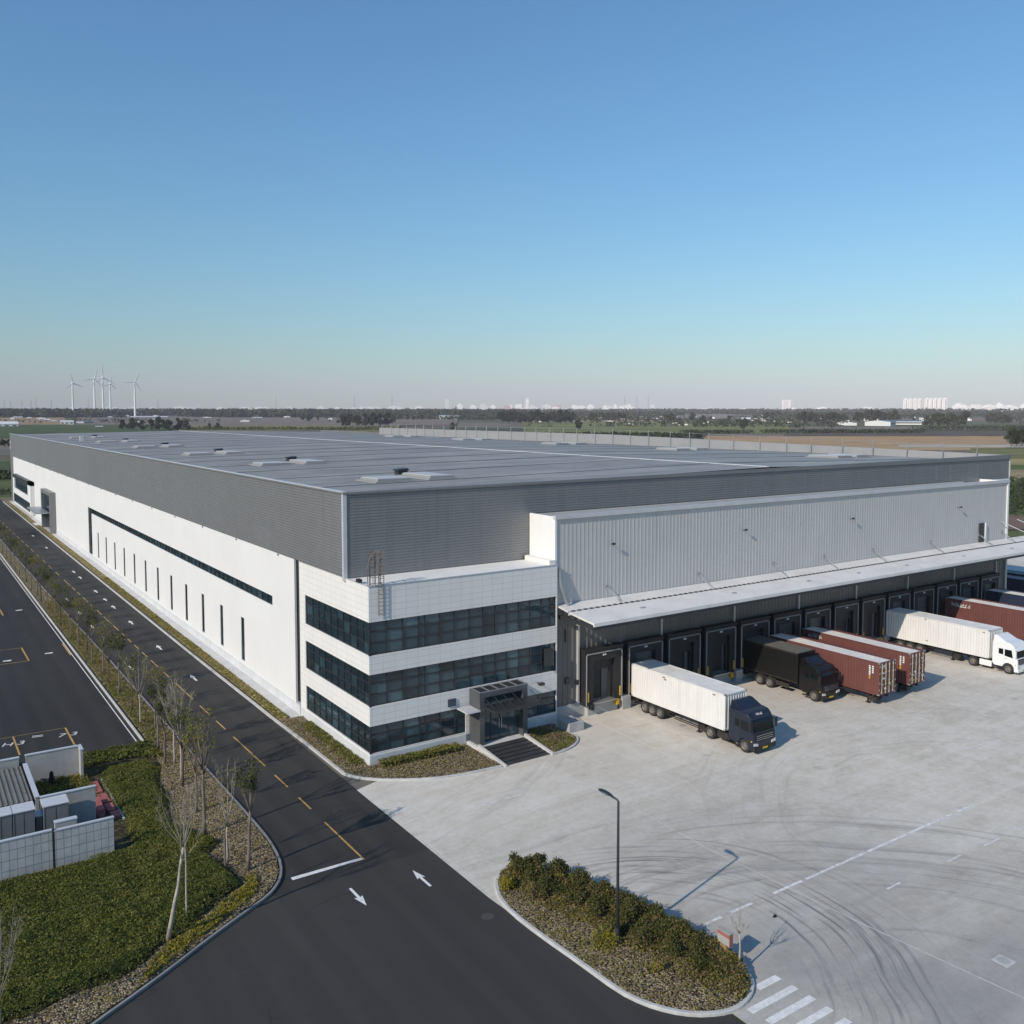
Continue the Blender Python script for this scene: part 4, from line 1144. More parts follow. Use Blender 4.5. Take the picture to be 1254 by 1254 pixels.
def container(parent, x0, x1, y0, y1, z0, z1, wallm, roofm, front='ribs', name='container', stripe=True):
    """y0 is the dock end, y1 (smaller) the road end"""
    b = MB()
    prof = []
    y = y1 + .12
    while y < y0 - .12 - 1e-6:
        p = min(.28, y0 - .12 - y)
        prof += [(y, 0), (y + p * .32, 0), (y + p * .5, .045), (y + p * .82, .045)]
        y += p
    prof.append((y0 - .12, 0))
    for sx, X in ((1, x0), (-1, x1)):
        b.strip(prof, z0 + .14, z1 - .08, lambda u, d, w, X=X, sx=sx: (X + sx * (.012 + d), u, w))
    if front == 'ribs':
        pf = []; x = x0 + .1
        while x < x1 - .1 - 1e-6:
            p = min(.28, x1 - .1 - x); pf += [(x, 0), (x + p * .32, 0), (x + p * .5, .06), (x + p * .82, .06)]; x += p
        pf.append((x1 - .1, 0))
        b.strip(pf, z0 + .14, z1 - .08, lambda u, d, w: (u, y1 + .02 + d, w))
    else:
        b.box(x0 + .08, y1 + .05, z0 + .12, x1 - .08, y1 + .09, z1 - .1)
    b.box(x0 + .05, y0 - .06, z0 + .05, x1 - .05, y0 - .02, z1 - .05)
    o = b.build(name, wallm, parent)
    f = MB()
    for X in (x0, x1 - .1):
        f.box(X, y1, z0, X + .1, y1 + .12, z1); f.box(X, y0 - .12, z0, X + .1, y0, z1)
        f.box(X + .002, y1 + .12, z0 + .002, X + .08, y0 - .12, z0 + .15); f.box(X + .002, y1 + .12, z1 - .09, X + .08, y0 - .12, z1 - .002)
    for Y in (y1, y0 - .1): f.box(x0 + .1, Y + .003, z0 + .003, x1 - .1, Y + .09, z0 + .14); f.box(x0 + .1, Y + .003, z1 - .1, x1 - .1, Y + .09, z1 - .003)
    f.build('corner_frame', wallm, o)
    r = MB()
    pr = []; y = y1 + .1
    while y < y0 - .1 - 1e-6:
        p = min(.4, y0 - .1 - y); pr += [(y, 0), (y + p * .4, 0), (y + p * .5, -.015), (y + p * .9, -.015)]; y += p
    pr.append((y0 - .1, 0))
    xr = x1 - (.6 if roofm is M['redroof'] else .09)
    r.strip(pr, x0 + .09, xr, lambda u, d, w: (w, u, z1 - .01 + d))
    r.build('roof', roofm, o)
    if xr < x1 - .1:
        r = MB(); r.strip(pr, xr, x1 - .09, lambda u, d, w: (w, u, z1 - .01 + d)); r.build('roof_margin', wallm, o)
    for X in (x0 - .006, x1 - .154):
        for Y in (y1 - .006, y0 - .154):
            for Z in (z0 - .006, z1 - .114): cs = MB(); cs.box(X, Y, Z, X + .16, Y + .16, Z + .12); cs.build('corner_casting', M['steel'], o)
    return o

def doors(o, x0, x1, y1, z0, z1, rr):
    d = MB()
    xm = (x0 + x1) / 2
    for a, b in ((x0 + .12, xm - .015), (xm + .015, x1 - .12)):
        d.box(a, y1 + .01, z0 + .16, b, y1 + .06, z1 - .12)
    dd = d.build('door', M['rust'], o)
    for k, x in enumerate((x0 + .38, xm - .25, xm + .25, x1 - .38)):
        rods = MB()
        rods.path([(x, y1 - .02, z0 + .1), (x, y1 - .02, z1 - .08)], .035, 6)
        for z in (z0 + .2, (z0 + z1) / 2 - .5, (z0 + z1) / 2 + .5, z1 - .25): rods.box(x - .07, y1 - .03, z - .06, x + .07, y1 + .01, z + .06)
        rods.box(x - .02, y1 - .06, z0 + .85, x + .35 * (1 if k % 2 == 0 else -1) + .02, y1 - .03, z0 + .92)
        rods.build('lock_rod', M['rodgrey'], dd)
    for k in range(16):
        x = rr.uniform(x0 + .25, x1 - .45); z = rr.uniform(z0 + .3, z1 - .4)
        if abs(x - xm) < .2: continue
        lab = MB(); lab.box(x, y1 - .004, z, x + rr.uniform(.12, .3), y1 + .012, z + rr.uniform(.05, .16), rr.choice((0, 0, 1)))
        lab.build('code_plate', [M['whitemark'], M['yellow']], dd)
    for x in (x0 + .04, x1 - .1):
        for z in (z0 + .4, z0 + 1.0, z1 - 1.0, z1 - .4): hg = MB(); hg.box(x, y1 - .03, z, x + .07, y1 + .02, z + .14); hg.build('hinge', M['rodgrey'], dd)

def squiggle(parent, fn, n, h, rr, name='worn_lettering'):
    """a short worn word in pale paint, too weathered to read; fn(along, up) -> point"""
    m = MB(); y = 0
    for k in range(n):
        w = h * rr.uniform(.45, .7)
        segs = rr.sample([((0, 0), (0, 1)), ((0, 0), (.8, 0)), ((0, .5), (.8, .55)), ((.8, 0), (.8, .6)), ((0, 1), (.8, .95)), ((0, 0), (.7, .8))], 3)
        for (a, b), (c, d) in segs:
            m.path([fn(y + a * w, b * h), fn(y + c * w, d * h)], h * .07, 4)
        y += w * 1.25
    return m.build(name, M['whitemark'], parent)

def idcode(parent, x, y, z, rr, mat2=True):
    m = MB()
    for col in range(2):
        zz = z
        m = MB()
        for k in range(7 if col == 0 else 4):
            hh = rr.uniform(.09, .16)
            m.box(x - .004, y - .16 - .3 * col, zz - hh, x + .02, y - .3 * col, zz, 1 if (mat2 and k > 4) else 0)
            zz -= hh + .05
        m.build('code_lettering', [M['whitemark'], M['yellow']], parent)

def semi_chassis(parent, x0, x1, y0, y1, zf, axles, legs_y, rr):
    c = MB(); xm = (x0 + x1) / 2
    for dx in (-.42, .42): c.box(xm + dx - .07, y1 + .2, zf - .36, xm + dx + .07, y0 - .15, zf - .03)
    y = y1 + .6
    while y < y0 - .3:
        c.box(x0 + .06, y - .05, zf - .16, x1 - .06, y + .05, zf - .02); y += 1.05
    c.box(x0 + .1, y0 - .35, .45, x1 - .1, y0 - .22, .6); c.box(x0 + .5, y0 - .35, .6, x0 + .6, y0 - .25, zf - .1); c.box(x1 - .6, y0 - .35, .6, x1 - .5, y0 - .25, zf - .1)
    for sx in (x0 + .22, x1 - .22):
        c.box(sx - .03, y1 + 2.9, .55, sx + .03, axles[-1] - .8, .62) if axles else None
        c.box(sx - .03, y1 + 2.9, .78, sx + .03, axles[-1] - .8, .84) if axles else None
    for a in axles:
        c.path([(x0 + .2, a, .5), (x1 - .2, a, .5)], .08, 6)
    o = c.build('chassis', M['chassis'], parent)
    lg = MB()
    for sx in (x0 + .45, x1 - .45):
        lg.box(sx - .07, legs_y - .07, .12, sx + .07, legs_y + .07, zf - .1); lg.box(sx - .16, legs_y - .16, .06, sx + .16, legs_y + .16, .12)
    lg.path([(x0 + .45, legs_y, .6), (x1 - .45, legs_y, .6)], .035, 5)
    lg.box(x0 + .25, legs_y - .9, .35, x0 + .7, legs_y - .2, .75)
    lg.build('landing_leg', M['chassis'], o)
    return o

def tractor(parent, xc, yb, paint, rr, lettering=None, rigid=False):
    """cab-over tractor; yb = rear face of the cab, it runs towards -y; 2.4 m wide"""
    h = 1.2
    def at(u, v, w): return (xc + w, yb + u, v)
    cab = MB()
    prof = [(0, .85), (0, 2.88), (-.25, 3.02), (-1.25, 3.06), (-1.75, 2.98), (-2.02, 2.72), (-2.16, 2.42), (-2.36, 1.62), (-2.42, 1.35), (-2.44, .42), (-2.34, .30), (-2.10, .30), (-2.06, .72), (-1.86, .98), (-1.55, 1.06), (-1.22, .98), (-1.02, .72), (-.98, .62), (-.2, .62)]
    cab.prism(prof, -h, h, at)
    c = cab.build('cab', paint, parent, bevel=.07, segs=3)
    d = MB()
    b0 = [(-.02, 2.86), (-.02, 3.52), (-.35, 3.55), (-1.25, 3.05), (-1.30, 2.95)]
    n = len(d.v)
    L = [at(u, v, -1.10 + (.12 if v > 3.3 else 0)) for u, v in b0]; Rr_ = [at(u, v, 1.10 - (.12 if v > 3.3 else 0)) for u, v in b0]
    d.v += L + Rr_
    for i in range(5):
        j = (i + 1) % 5; d.f.append((n + i, n + j, n + 5 + j, n + 5 + i)); d.m.append(0)
    d.f.append(tuple(n + i for i in range(5))); d.m.append(0); d.f.append(tuple(n + 9 - i for i in range(5))); d.m.append(0)
    d.build('roof_deflector', paint, c, bevel=.04)
    ws = MB()
    def front(u0, z0, z1, hw0, hw1, off, m=0):
        def yy(z): return -2.16 - (2.42 - z) * .25 if z >= 1.62 else -2.36 - (1.62 - z) * .22
        ws.face([at(yy(z0) - off, z0, -hw0), at(yy(z0) - off, z0, hw0), at(yy(z1) - off, z1, hw1), at(yy(z1) - off, z1, -hw1)], m)
    front(0, 1.66, 2.40, 1.10, 1.04, .012)
    ws.build('windshield', M['trglass'], c)
    for s in (-1, 1):
        X = s * (h + .006)
        w_ = MB()
        w_.face([at(-1.98, 1.62, X), at(-1.20, 1.72, X), at(-1.20, 2.36, X), at(-1.86, 2.36, X)])
        w_.face([at(-1.06, 1.80, X), at(-.62, 1.84, X), at(-.62, 2.36, X), at(-1.06, 2.36, X)])
        w_.build('side_window', M['trglass'], c)
        tr_ = MB()
        tr_.box(*at(-2.02, 1.0, s * (h + .003)), *at(-2.0, 2.4, s * (h + .010))); tr_.box(*at(-1.13, 1.0, s * (h + .003)), *at(-1.12, 2.4, s * (h + .010)))
        tr_.box(*at(-1.25, 1.45, s * (h + .003)), *at(-1.45, 1.5, s * (h + .03)))
        tr_.build('door_line', M['chassis'] if paint is not M['whitepaint'] else M['rodgrey'], c)
        mi = MB()
        mi.path([at(-2.15, 2.45, s * 1.15), at(-2.3, 2.35, s * 1.36)], .025, 5)
        mi.box(*at(-2.38, 1.75, s * 1.36 - .10), *at(-2.26, 2.4, s * 1.36 + .10))
        mi.build('mirror', paint if paint is M['whitepaint'] else M['black'], c, bevel=.02)
        hl = MB()
        hl.prism([(s * .70, .66), (s * 1.17, .72), (s * 1.17, .92), (s * .78, .86)], 0, .05, lambda u, v, w_2: at(-2.475 + w_2, v, u))
        hl.build('headlight', M['headlight'], c)
        fg = MB(); fg.lathe([(.09, 0), (.09, .03), (0, .03)], at(-2.48, .52, s * .95), 'Y', 12); fg.build('fog_lamp', M['headlight'], c)
        ind = MB(); ind.box(*at(-2.30, .98, s * (h + .0)), *at(-2.18, 1.06, s * (h + .02))); ind.build('indicator', M['yellow'], c)
        st = MB(); st.box(*at(-.95, .32, s * 1.02), *at(-.35, .40, s * 1.2)); st.box(*at(-.95, .58, s * 1.04), *at(-.4, .64, s * 1.2)); st.build('step', M['chassis'], c)
    gr = MB()
    gr.prism([(-.98, 1.02), (.98, 1.02), (1.05, 1.55), (-1.05, 1.55)], 0, .04, lambda u, v, w_: at(-2.455 - (1.35 - min(1.35, v)) * .02 + w_, v, u))
    g = gr.build('grille', M['black'], c)
    for z in (1.1, 1.24, 1.40): sl_ = MB(); sl_.box(*at(-2.475, z, -.9), *at(-2.445, z + .03, .9)); sl_.build('grille_bar', M['chrome'] if paint is not M['whitepaint'] else M['signgrey'], g)
    bm_ = MB(); bm_.box(*at(-2.50, .30, -1.19), *at(-2.40, .62, 1.19)); bm_.build('bumper', paint if paint is M['whitepaint'] else M['chassis'], c, bevel=.03)
    npl = MB(); npl.box(*at(-2.52, .40, -.26), *at(-2.495, .54, .26)); npl.build('number_plate', M['plate'], c)
    vz = MB(); vz.prism([(-2.10, 2.54), (-2.38, 2.40), (-2.38, 2.35), (-2.14, 2.45)], -1.05, 1.05, at); vz.build('sun_visor', M['trglass'] if paint is not M['whitepaint'] else paint, c)
    if lettering:
        squiggle(c, lambda a, b: at(-1.975 + b * .70 - .012, 2.765 + b * .69 + .012, -.42 + a), 6, .17, rr, 'visor_lettering')
    for s in (-.12, .5): wp = MB(); wp.path([at(-2.2 - .0, 1.70, s - .2), at(-2.37, 1.74, s + .25)], .012, 4); wp.build('wiper', M['black'], c)
    if rigid:
        for s in (-1, 1): wheel(parent, xc + s * 1.03, yb - 1.54, s)
        return c
    # frame rails, tanks, fenders behind the cab
    fr = MB()
    for dx in (-.4, .4): fr.box(*at(-2.2, .62, dx - .05), *at(2.9, .86, dx + .05))
    fr.box(*at(.9, .86, -.45), *at(2.1, .98, .45)); fr.path([at(-1.54, .5, -1.0), at(-1.54, .5, 1.0)], .07, 6); fr.path([at(1.9, .5, -1.0), at(1.9, .5, 1.0)], .09, 6)
    fr.build('tractor_frame', M['chassis'], parent)
    for s in (-1, 1):
        sk = MB()
        if paint is M['whitepaint']: sk.box(*at(.05, .34, s * 1.02), *at(1.25, .92, s * 1.19))
        else:
            sk.box(*at(.15, .36, s * .72), *at(1.2, .88, s * 1.12)); sk.box(*at(.0, .40, s * .70), *at(.12, .8, s * 1.1))
        sk.build('fuel_tank', paint if paint is M['whitepaint'] else M['chassis'], parent, bevel=.05)
        wheel(parent, xc + s * 1.03, yb - 1.54, s)
        wheel(parent, xc + s * 1.03, yb + 1.9, s, dual=True)
        fd = MB()
        pts = [(yb + 1.9 + .60 * math.cos(a), .5 + .60 * math.sin(a)) for a in [R(20 + 14 * i) for i in range(11)]]
        fd.strip([(p[0], p[1]) for p in pts], xc + s * .70, xc + s * 1.19, lambda u, v, w_: (w_, u, v))
        fd.build('fender', M['black'], parent)
    return c

TG = 'trucks and trailers at the loading docks'
rr = random.Random(17)
# 1: white container behind a dark blue tractor
T = thing('semi_truck', 'dark blue tractor with a long white container backed into the second dock', 'semi truck', (25.2, -7, 0), TG)
o = container(T, 24.0, 26.4, -.55, -11.05, 1.08, 3.86, M['whitebox'], M['whiteroof'])
ch = semi_chassis(T, 24.0, 26.4, -.55, -11.05, 1.08, [-2.15, -3.05, -3.95], -8.0, rr)
for y in (-2.15, -3.05, -3.95):
    for s in (-1, 1): wheel(T, 25.2 + s * 1.03, y, s, dual=True)
tractor(T, 25.25, -11.35, M['navy'], rr, True)
for y, z in ((-4.4, 3.55), (-4.6, 3.4), (-9.9, 3.55)): m = MB(); m.box(23.985, y - .15, z, 24.02, y + .12, z + .07); m.build('scuff_mark', M['rust'], o)
# 2: black rigid box truck
T = thing('box_truck', 'black rigid box truck parked beside the first red trailer', 'box truck', (39.4, -4.5, 0), TG)
b = MB(); b.box(38.2, -6.45, 1.15, 40.6, .0, 3.85)
bb = b.build('box_body', M['blackbox'], T, bevel=.03)
r_ = MB(); r_.box(38.26, -6.4, 3.85, 40.54, -.05, 3.875); r_.build('roof', M['boxroof'], bb)
for x in (38.185, 40.585):
    e = MB(); e.box(x, -6.45, 1.15, x + .03, 0, 1.25); e.build('edge_rail', M['chassis'], bb)
    e = MB(); e.box(x, -6.46, 3.72, x + .03, 0, 3.86); e.build('edge_rail', M['chassis'], bb)
c = MB()
for dx in (-.4, .4): c.box(39.4 + dx - .06, -6.8, .75, 39.4 + dx + .06, -.1, 1.14)
c.box(38.35, -5.4, .45, 38.45, -4.0, .85); c.box(40.35, -5.4, .45, 40.45, -4.0, .85); c.box(38.4, -.35, .5, 40.4, -.22, .65)
c.build('chassis', M['chassis'], T)
tractor(T, 39.4, -6.6, M['blackpaint'], rr, rigid=True)
for s in (-1, 1): wheel(T, 39.4 + s * 1.03, -2.15, s, dual=True); wheel(T, 39.4 + s * 1.03, -3.3, s, dual=True)
# 3, 4: red container trailers without tractors
for x0, y1, lab in ((41.45, -12.3, 'first red container trailer next to the black truck, its rusty doors facing the yard'), (46.4, -12.0, 'second red container trailer between the first one and the white truck')):
    T = thing('container_trailer', lab, 'trailer', (x0 + 1.2, -6, 0), TG)
    o = container(T, x0, x0 + 2.35, -.5, y1, 1.0, 3.82, M['redbox'], M['redroof'], 'doors')
    doors(o, x0, x0 + 2.35, y1, 1.0, 3.82, rr)
    semi_chassis(T, x0, x0 + 2.35, -.5, y1, 1.0, [-1.6, -2.7], y1 + 1.3, rr)
    for y in (-1.6, -2.7):
        for s in (-1, 1): wheel(T, x0 + 1.175 + s * 1.0, y, s, dual=True)
    idcode(o, x0, y1 + 1.0, 3.45, rr)
    squiggle(o, lambda a, b: (x0, -1.2 - a, 3.2 + b), 7, .34, rr)
# 5: white semi truck
T = thing('semi_truck', 'all white tractor with a long white container in the middle docks', 'semi truck', (61.8, -7, 0), TG)
o = container(T, 60.55, 62.95, -.3, -11.5, 1.1, 3.88, M['whitebox'], M['whiteroof'])
semi_chassis(T, 60.55, 62.95, -.3, -11.5, 1.1, [-2.0, -3.1, -4.2], -7.6, rr)
for y in (-2.0, -3.1, -4.2):
    for s in (-1, 1): wheel(T, 61.75 + s * 1.03, y, s, dual=True)
tractor(T, 61.8, -11.75, M['whitepaint'], rr)
for y, z in ((-4.8, 3.7), (-5.0, 1.5), (-10.9, 3.55)): m = MB(); m.box(60.535, y - .12, z, 60.57, y + .1, z + .06); m.build('scuff_mark', M['rust'], o)
# 6: third red one, 7: navy one at the far end
T = thing('container_trailer', 'red container trailer beyond the white truck, running out of the right side', 'trailer', (72.4, -6, 0), TG)
o = container(T, 71.2, 73.6, -.7, -12.9, 1.05, 4.1, M['redbox'], M['redroof'], 'doors')
doors(o, 71.2, 73.6, -12.9, 1.05, 4.1, rr)
semi_chassis(T, 71.2, 73.6, -.7, -12.9, 1.05, [-2, -3.1], -11.3, rr)
for y in (-2, -3.1):
    for s in (-1, 1): wheel(T, 72.4 + s * 1.0, y, s, dual=True)
squiggle(o, lambda a, b: (71.2, -1.5 - a, 3.35 + b), 7, .42, rr); m = MB(); m.box(71.19, -3.2, 3.28, 71.22, -2.0, 3.33); m.build('worn_lettering', M['whitemark'], o)
T = thing('container_trailer', 'dark blue container trailer in the last dock at the far right', 'trailer', (81, -6, 0), TG)
o = container(T, 79.8, 82.2, -.7, -12.7, 1.05, 4.0, M['navybox'], M['redroof'], 'doors')
doors(o, 79.8, 82.2, -12.7, 1.05, 4.0, rr)
semi_chassis(T, 79.8, 82.2, -.7, -12.7, 1.05, [-2, -3.1], -11.3, rr)
for y in (-2, -3.1):
    for s in (-1, 1): wheel(T, 81 + s * 1.0, y, s, dual=True)
# stored dark blue containers beyond the building corner
for i, (x, y, l) in enumerate(((97.5, 2.0, 'nearer'), (101.5, 3.0, 'farther'))):
    T = thing('shipping_container', '%s dark blue shipping container standing beyond the end of the canopy' % l, 'shipping container', (x, y, 0), 'containers beyond the building end')
    container(T, x - 1.2, x + 1.2, y + 6, y - 6, .05, 2.9, M['navybox'], M['navybox'])
# ------------------------------------------------------------------ trees of the strip
def branchy(seed, H, clear, spread, leafy, lsize, nleaf, r0=.09, limbs=6, lean=0., twigs=4, up=.8, limb_r=.42):
    """trunk mesh and leaf mesh of a young pruned tree standing at the origin"""
    q = random.Random(seed)
    t = MB(); l = MB()
    d = Vector((lean * q.uniform(.6, 1), lean * q.uniform(-.4, .4), 1)).normalized()
    pts = []; rad = []
    for i in range(6):
        f = i / 5
        p = d * (clear * f) + Vector((q.gauss(0, .03) * f, q.gauss(0, .03) * f, 0))
        pts.append(p); rad.append(r0 * (1.25 if i == 0 else 1) * (1 - .4 * f))
    t.path(pts, rad, 8)
    top = pts[-1]; tips = []
    for k in range(limbs):
        a = 2 * math.pi * k / limbs + q.uniform(-.4, .4)
        base = pts[-1] if k < limbs * .7 else pts[-2].lerp(pts[-1], q.uniform(.1, .9))
        L = (H - clear) * q.uniform(.65, 1.0)
        out = spread * q.uniform(.55, 1.0)
        if k == 0: out *= .2; L = H - clear
        end = base + Vector((math.cos(a) * out, math.sin(a) * out, L)) + d * 0
        mid = base.lerp(end, .5) + Vector((math.cos(a), math.sin(a), 0)) * out * .18
        P = [base, base.lerp(mid, .5), mid, mid.lerp(end, .5), end]
        r = r0 * limb_r * q.uniform(.7, 1.1)
        t.path(P, [r, r * .8, r * .62, r * .42, r * .16], 5)
        for j in range(twigs):
            f = q.uniform(.3, .95)
            s = P[1].lerp(P[4], f)
            a2 = a + q.uniform(-1.3, 1.3)
            e = s + Vector((math.cos(a2) * out * q.uniform(.25, .5), math.sin(a2) * out * q.uniform(.25, .5), L * q.uniform(.18, .42) * up))
            m_ = s.lerp(e, .5) + Vector((q.gauss(0, .04), q.gauss(0, .04), 0))
            t.path([s, m_, e], [r * .38, r * .26, r * .08], 4)
            tips.append((s, m_, e))
            for z in range(2):
                e2 = m_ + Vector((q.gauss(0, .18), q.gauss(0, .18), q.uniform(.15, .45)))
                t.path([m_, e2], [r * .2, r * .06], 3, cap=False)
                tips.append((m_, m_.lerp(e2, .5), e2))
        tips.append((P[3], P[3].lerp(P[4], .5), P[4]))
    if leafy:
        for _ in range(nleaf):
            a, b, c = q.choice(tips)
            f = q.random()
            p = (a.lerp(b, f * 2) if f < .5 else b.lerp(c, f * 2 - 1)) + Vector((q.gauss(0, .10), q.gauss(0, .10), q.gauss(0, .10)))
            l.leaf(p, lsize, q.choices((0, 1, 2), (.5, .35, .15))[0], .3, 1, q)
    return t, l

def make_tree(name, label, loc, seed, bark, leafmats, rotz=0, group=None, **kw):
    T = thing(name, label, 'tree', loc, group)
    t, l = branchy(seed, **kw)
    for mbx in (t, l): mbx.v = [(x + loc[0], y + loc[1], z + loc[2]) for x, y, z in mbx.v]
    t.build('trunk', bark, T, smooth=True, recalc=False)
    if l.f: l.build('crown', leafmats, T, recalc=False)
    T.rotation_euler = (0, 0, rotz)
    return T
LA = [M['leafA'], M['leafB'], M['leafC']]; LB = [M['leafC'], M['leafB'], M['leafY']]; LD = [M['leafDark'], M['leafA'], M['leafB']]
make_tree('street_tree', 'young tree with a narrow dark olive crown nearest the road bend', (-11.84, -9.65, .1), 3, M['bark'], LD, H=5.9, clear=3.3, spread=.75, leafy=True, lsize=.11, nleaf=800, r0=.11, limbs=9, twigs=5, lean=.06)
make_tree('street_tree', 'tall sparse tree with a forked crown and few leaves, second from the road bend', (-12.65, -4.1, .1), 8, M['bark'], LB, H=7.3, clear=3.9, spread=1.15, leafy=True, lsize=.11, nleaf=330, r0=.12, limbs=7, twigs=6)
make_tree('sapling', 'thin bare sapling with pale twigs behind the narrow dark tree', (-12.5, -8.1, .1), 12, M['birchbark'], LB, H=5.6, clear=2.0, spread=.95, leafy=True, lsize=.08, nleaf=110, r0=.06, limbs=6, twigs=6)
make_tree('birch_tree', 'leaning white barked birch with bare branches on the dark green planting', (-17.11, -14.08, .1), 15, M['birchbark'], LB, H=7.4, clear=4.6, spread=1.15, leafy=True, lsize=.06, nleaf=90, r0=.105, limbs=11, twigs=9, lean=.17, limb_r=.2, rotz=R(-10))
make_tree('sapling', 'slim upright pale sapling close beside the leaning birch', (-15.92, -12.85, .1), 16, M['birchbark'], LB, H=5.9, clear=4.6, spread=.5, leafy=True, lsize=.06, nleaf=50, r0=.055, limbs=3, twigs=3)
make_tree('bare_tree', 'bare twiggy young tree at the lower left corner of the picture', (-24.3, -17.0, .1), 19, M['birchbark'], LB, H=4.6, clear=1.6, spread=1.0, leafy=True, lsize=.06, nleaf=60, r0=.06, limbs=12, twigs=12, limb_r=.25)
ROW = [(-12.2, -.7, 5.2, 0), (-11.84, 4.04, 5.4, 1), (-11.89, 8.6, 4.6, 2), (-11.69, 4.9, 6.6, 3), (-11.32, 8.2, 6.2, 3), (-11.62, 11.74, 5.2, 2), (-10.75, 16.5, 4.8, 0), (-11.5, 18.3, 5.6, 3), (-11.42, 21.9, 4.8, 1), (-11.15, 28.3, 5.2, 2), (-11.5, 31.4, 4.6, 1), (-11.25, 35.2, 5.2, 0), (-11.6, 39.3, 5.0, 2), (-11.1, 45.2, 5.0, 1), (-11.44, 48.2, 5.0, 0), (-11.7, 51.7, 4.6, 2), (-11.7, 59.2, 5.0, 1), (-11.6, 64, 5.0, 0), (-11.7, 70, 4.8, 2), (-11.74, 76, 5.0, 1), (-11.6, 81.2, 5.2, 0), (-11.8, 85.8, 4.8, 2), (-11.7, 92.9, 5.0, 1), (-11.8, 100.8, 5.0, 0), (-12, 105.2, 4.8, 2), (-11.9, 112, 5, 1), (-11.9, 119, 5, 0), (-11.9, 127, 5, 2), (-11.9, 135, 5, 1), (-11.8, 143, 5, 0), (-11.8, 152, 5, 2), (-11.8, 161, 5, 1), (-11.8, 171, 5, 0), (-11.8, 182, 5, 2), (-11.8, 194, 5, 1), (-11.8, 207, 5, 0), (-11.8, 221, 5, 2)]
KW = [dict(H=5, clear=2.5, spread=.85, leafy=True, lsize=.10, nleaf=420, r0=.085, limbs=8, twigs=5),
      dict(H=5, clear=2.3, spread=1.0, leafy=True, lsize=.10, nleaf=520, r0=.08, limbs=8, twigs=5, lean=.05),
      dict(H=5, clear=2.6, spread=.7, leafy=True, lsize=.11, nleaf=700, r0=.09, limbs=8, twigs=5),
      dict(H=5, clear=2.2, spread=.95, leafy=True, lsize=.09, nleaf=140, r0=.07, limbs=7, twigs=6)]
LM = [LB, LA, LD, LB]; BK = ['bark', 'barkdark', 'bark', 'birchbark']
WORDS = ['small leafy young tree', 'small young tree with a wide olive crown', 'small young tree with a dense dark crown', 'pale bare young tree with upright branches']
ORD = ['first', 'second', 'third', 'fourth', 'fifth', 'sixth', 'seventh', 'eighth', 'ninth', 'tenth', 'eleventh', 'twelfth', 'thirteenth', 'fourteenth', 'fifteenth', 'sixteenth', 'seventeenth', 'eighteenth', 'nineteenth', 'twentieth', 'twenty first', 'twenty second', 'twenty third', 'twenty fourth', 'twenty fifth', 'twenty sixth', 'twenty seventh', 'twenty eighth', 'twenty ninth', 'thirtieth', 'thirty first', 'thirty second', 'thirty third', 'thirty fourth', 'thirty fifth', 'thirty sixth', 'thirty seventh']
protos = {}
rr = random.Random(41)
for i, (x, y, h, k) in enumerate(ROW):
    lab = '%s, %s in the roadside row' % (WORDS[k], ORD[i])
    v = (k, i % 2)
    if v not in protos:
        T = make_tree('street_tree', lab, (x, y, .1), 60 + k * 7 + i % 2, M[BK[k]], LM[k], group='young trees in the strip beside the road', **KW[k])
        T.scale = (h / 5,) * 3; protos[v] = T
    else:
        dup(protos[v], (x, y, .1), rr.uniform(0, 6.28), h / 5, lab)
# support stakes
for x, y, a in ((-12.88, -8.95, 0), (-11.75, 9.1, .0)):
    s = MB(); s.path([(x, y, .05), (x + a, y, 1.9)], .055, 6)
    tag(s.build('tree_stake', M['bark'], None, (x, y, .05)), 'short wooden stake standing %s' % ('in the mulch beside the narrow dark tree' if y < 0 else 'by the third roadside tree near the lot end'), 'stake')
# small tree and board on the island
make_tree('bare_tree', 'small bare tree with pale forked twigs at the right tip of the traffic island', (3.4, -30.9, .12), 5, M['birchbark'], LB, H=2.75, clear=1.75, spread=.55, leafy=False, lsize=.1, nleaf=0, r0=.055, limbs=6, twigs=4)
SG = thing('notice_board', 'grey and red notice board on a wooden post at the island tip', 'sign', (3.38, -30.05, .12))
p = MB(); p.box(3.32, -30.11, .12, 3.44, -29.99, 1.2); p.build('post', M['birchbark'], SG)
p = MB(); p.prism([(3.28, .95), (3.50, .95), (3.44, .6), (3.34, .6)], -30.2, -29.85, lambda u, v, w: (u, w, v)); p.build('bracket', M['timber'], SG)
p = MB(); p.box(3.26, -30.42, 1.0, 3.5, -29.7, 1.58); bd = p.build('board', M['signgrey'], SG, bevel=.03)
p = MB(); p.box(3.245, -30.41, 1.40, 3.26, -29.71, 1.56); p.box(3.27, -30.435, 1.0, 3.49, -30.42, 1.56); p.build('red_band', M['signred'], bd)
p = MB(); p.box(3.23, -30.45, 1.58, 3.53, -29.67, 1.62); p.build('board_cap', M['signgrey'], bd)

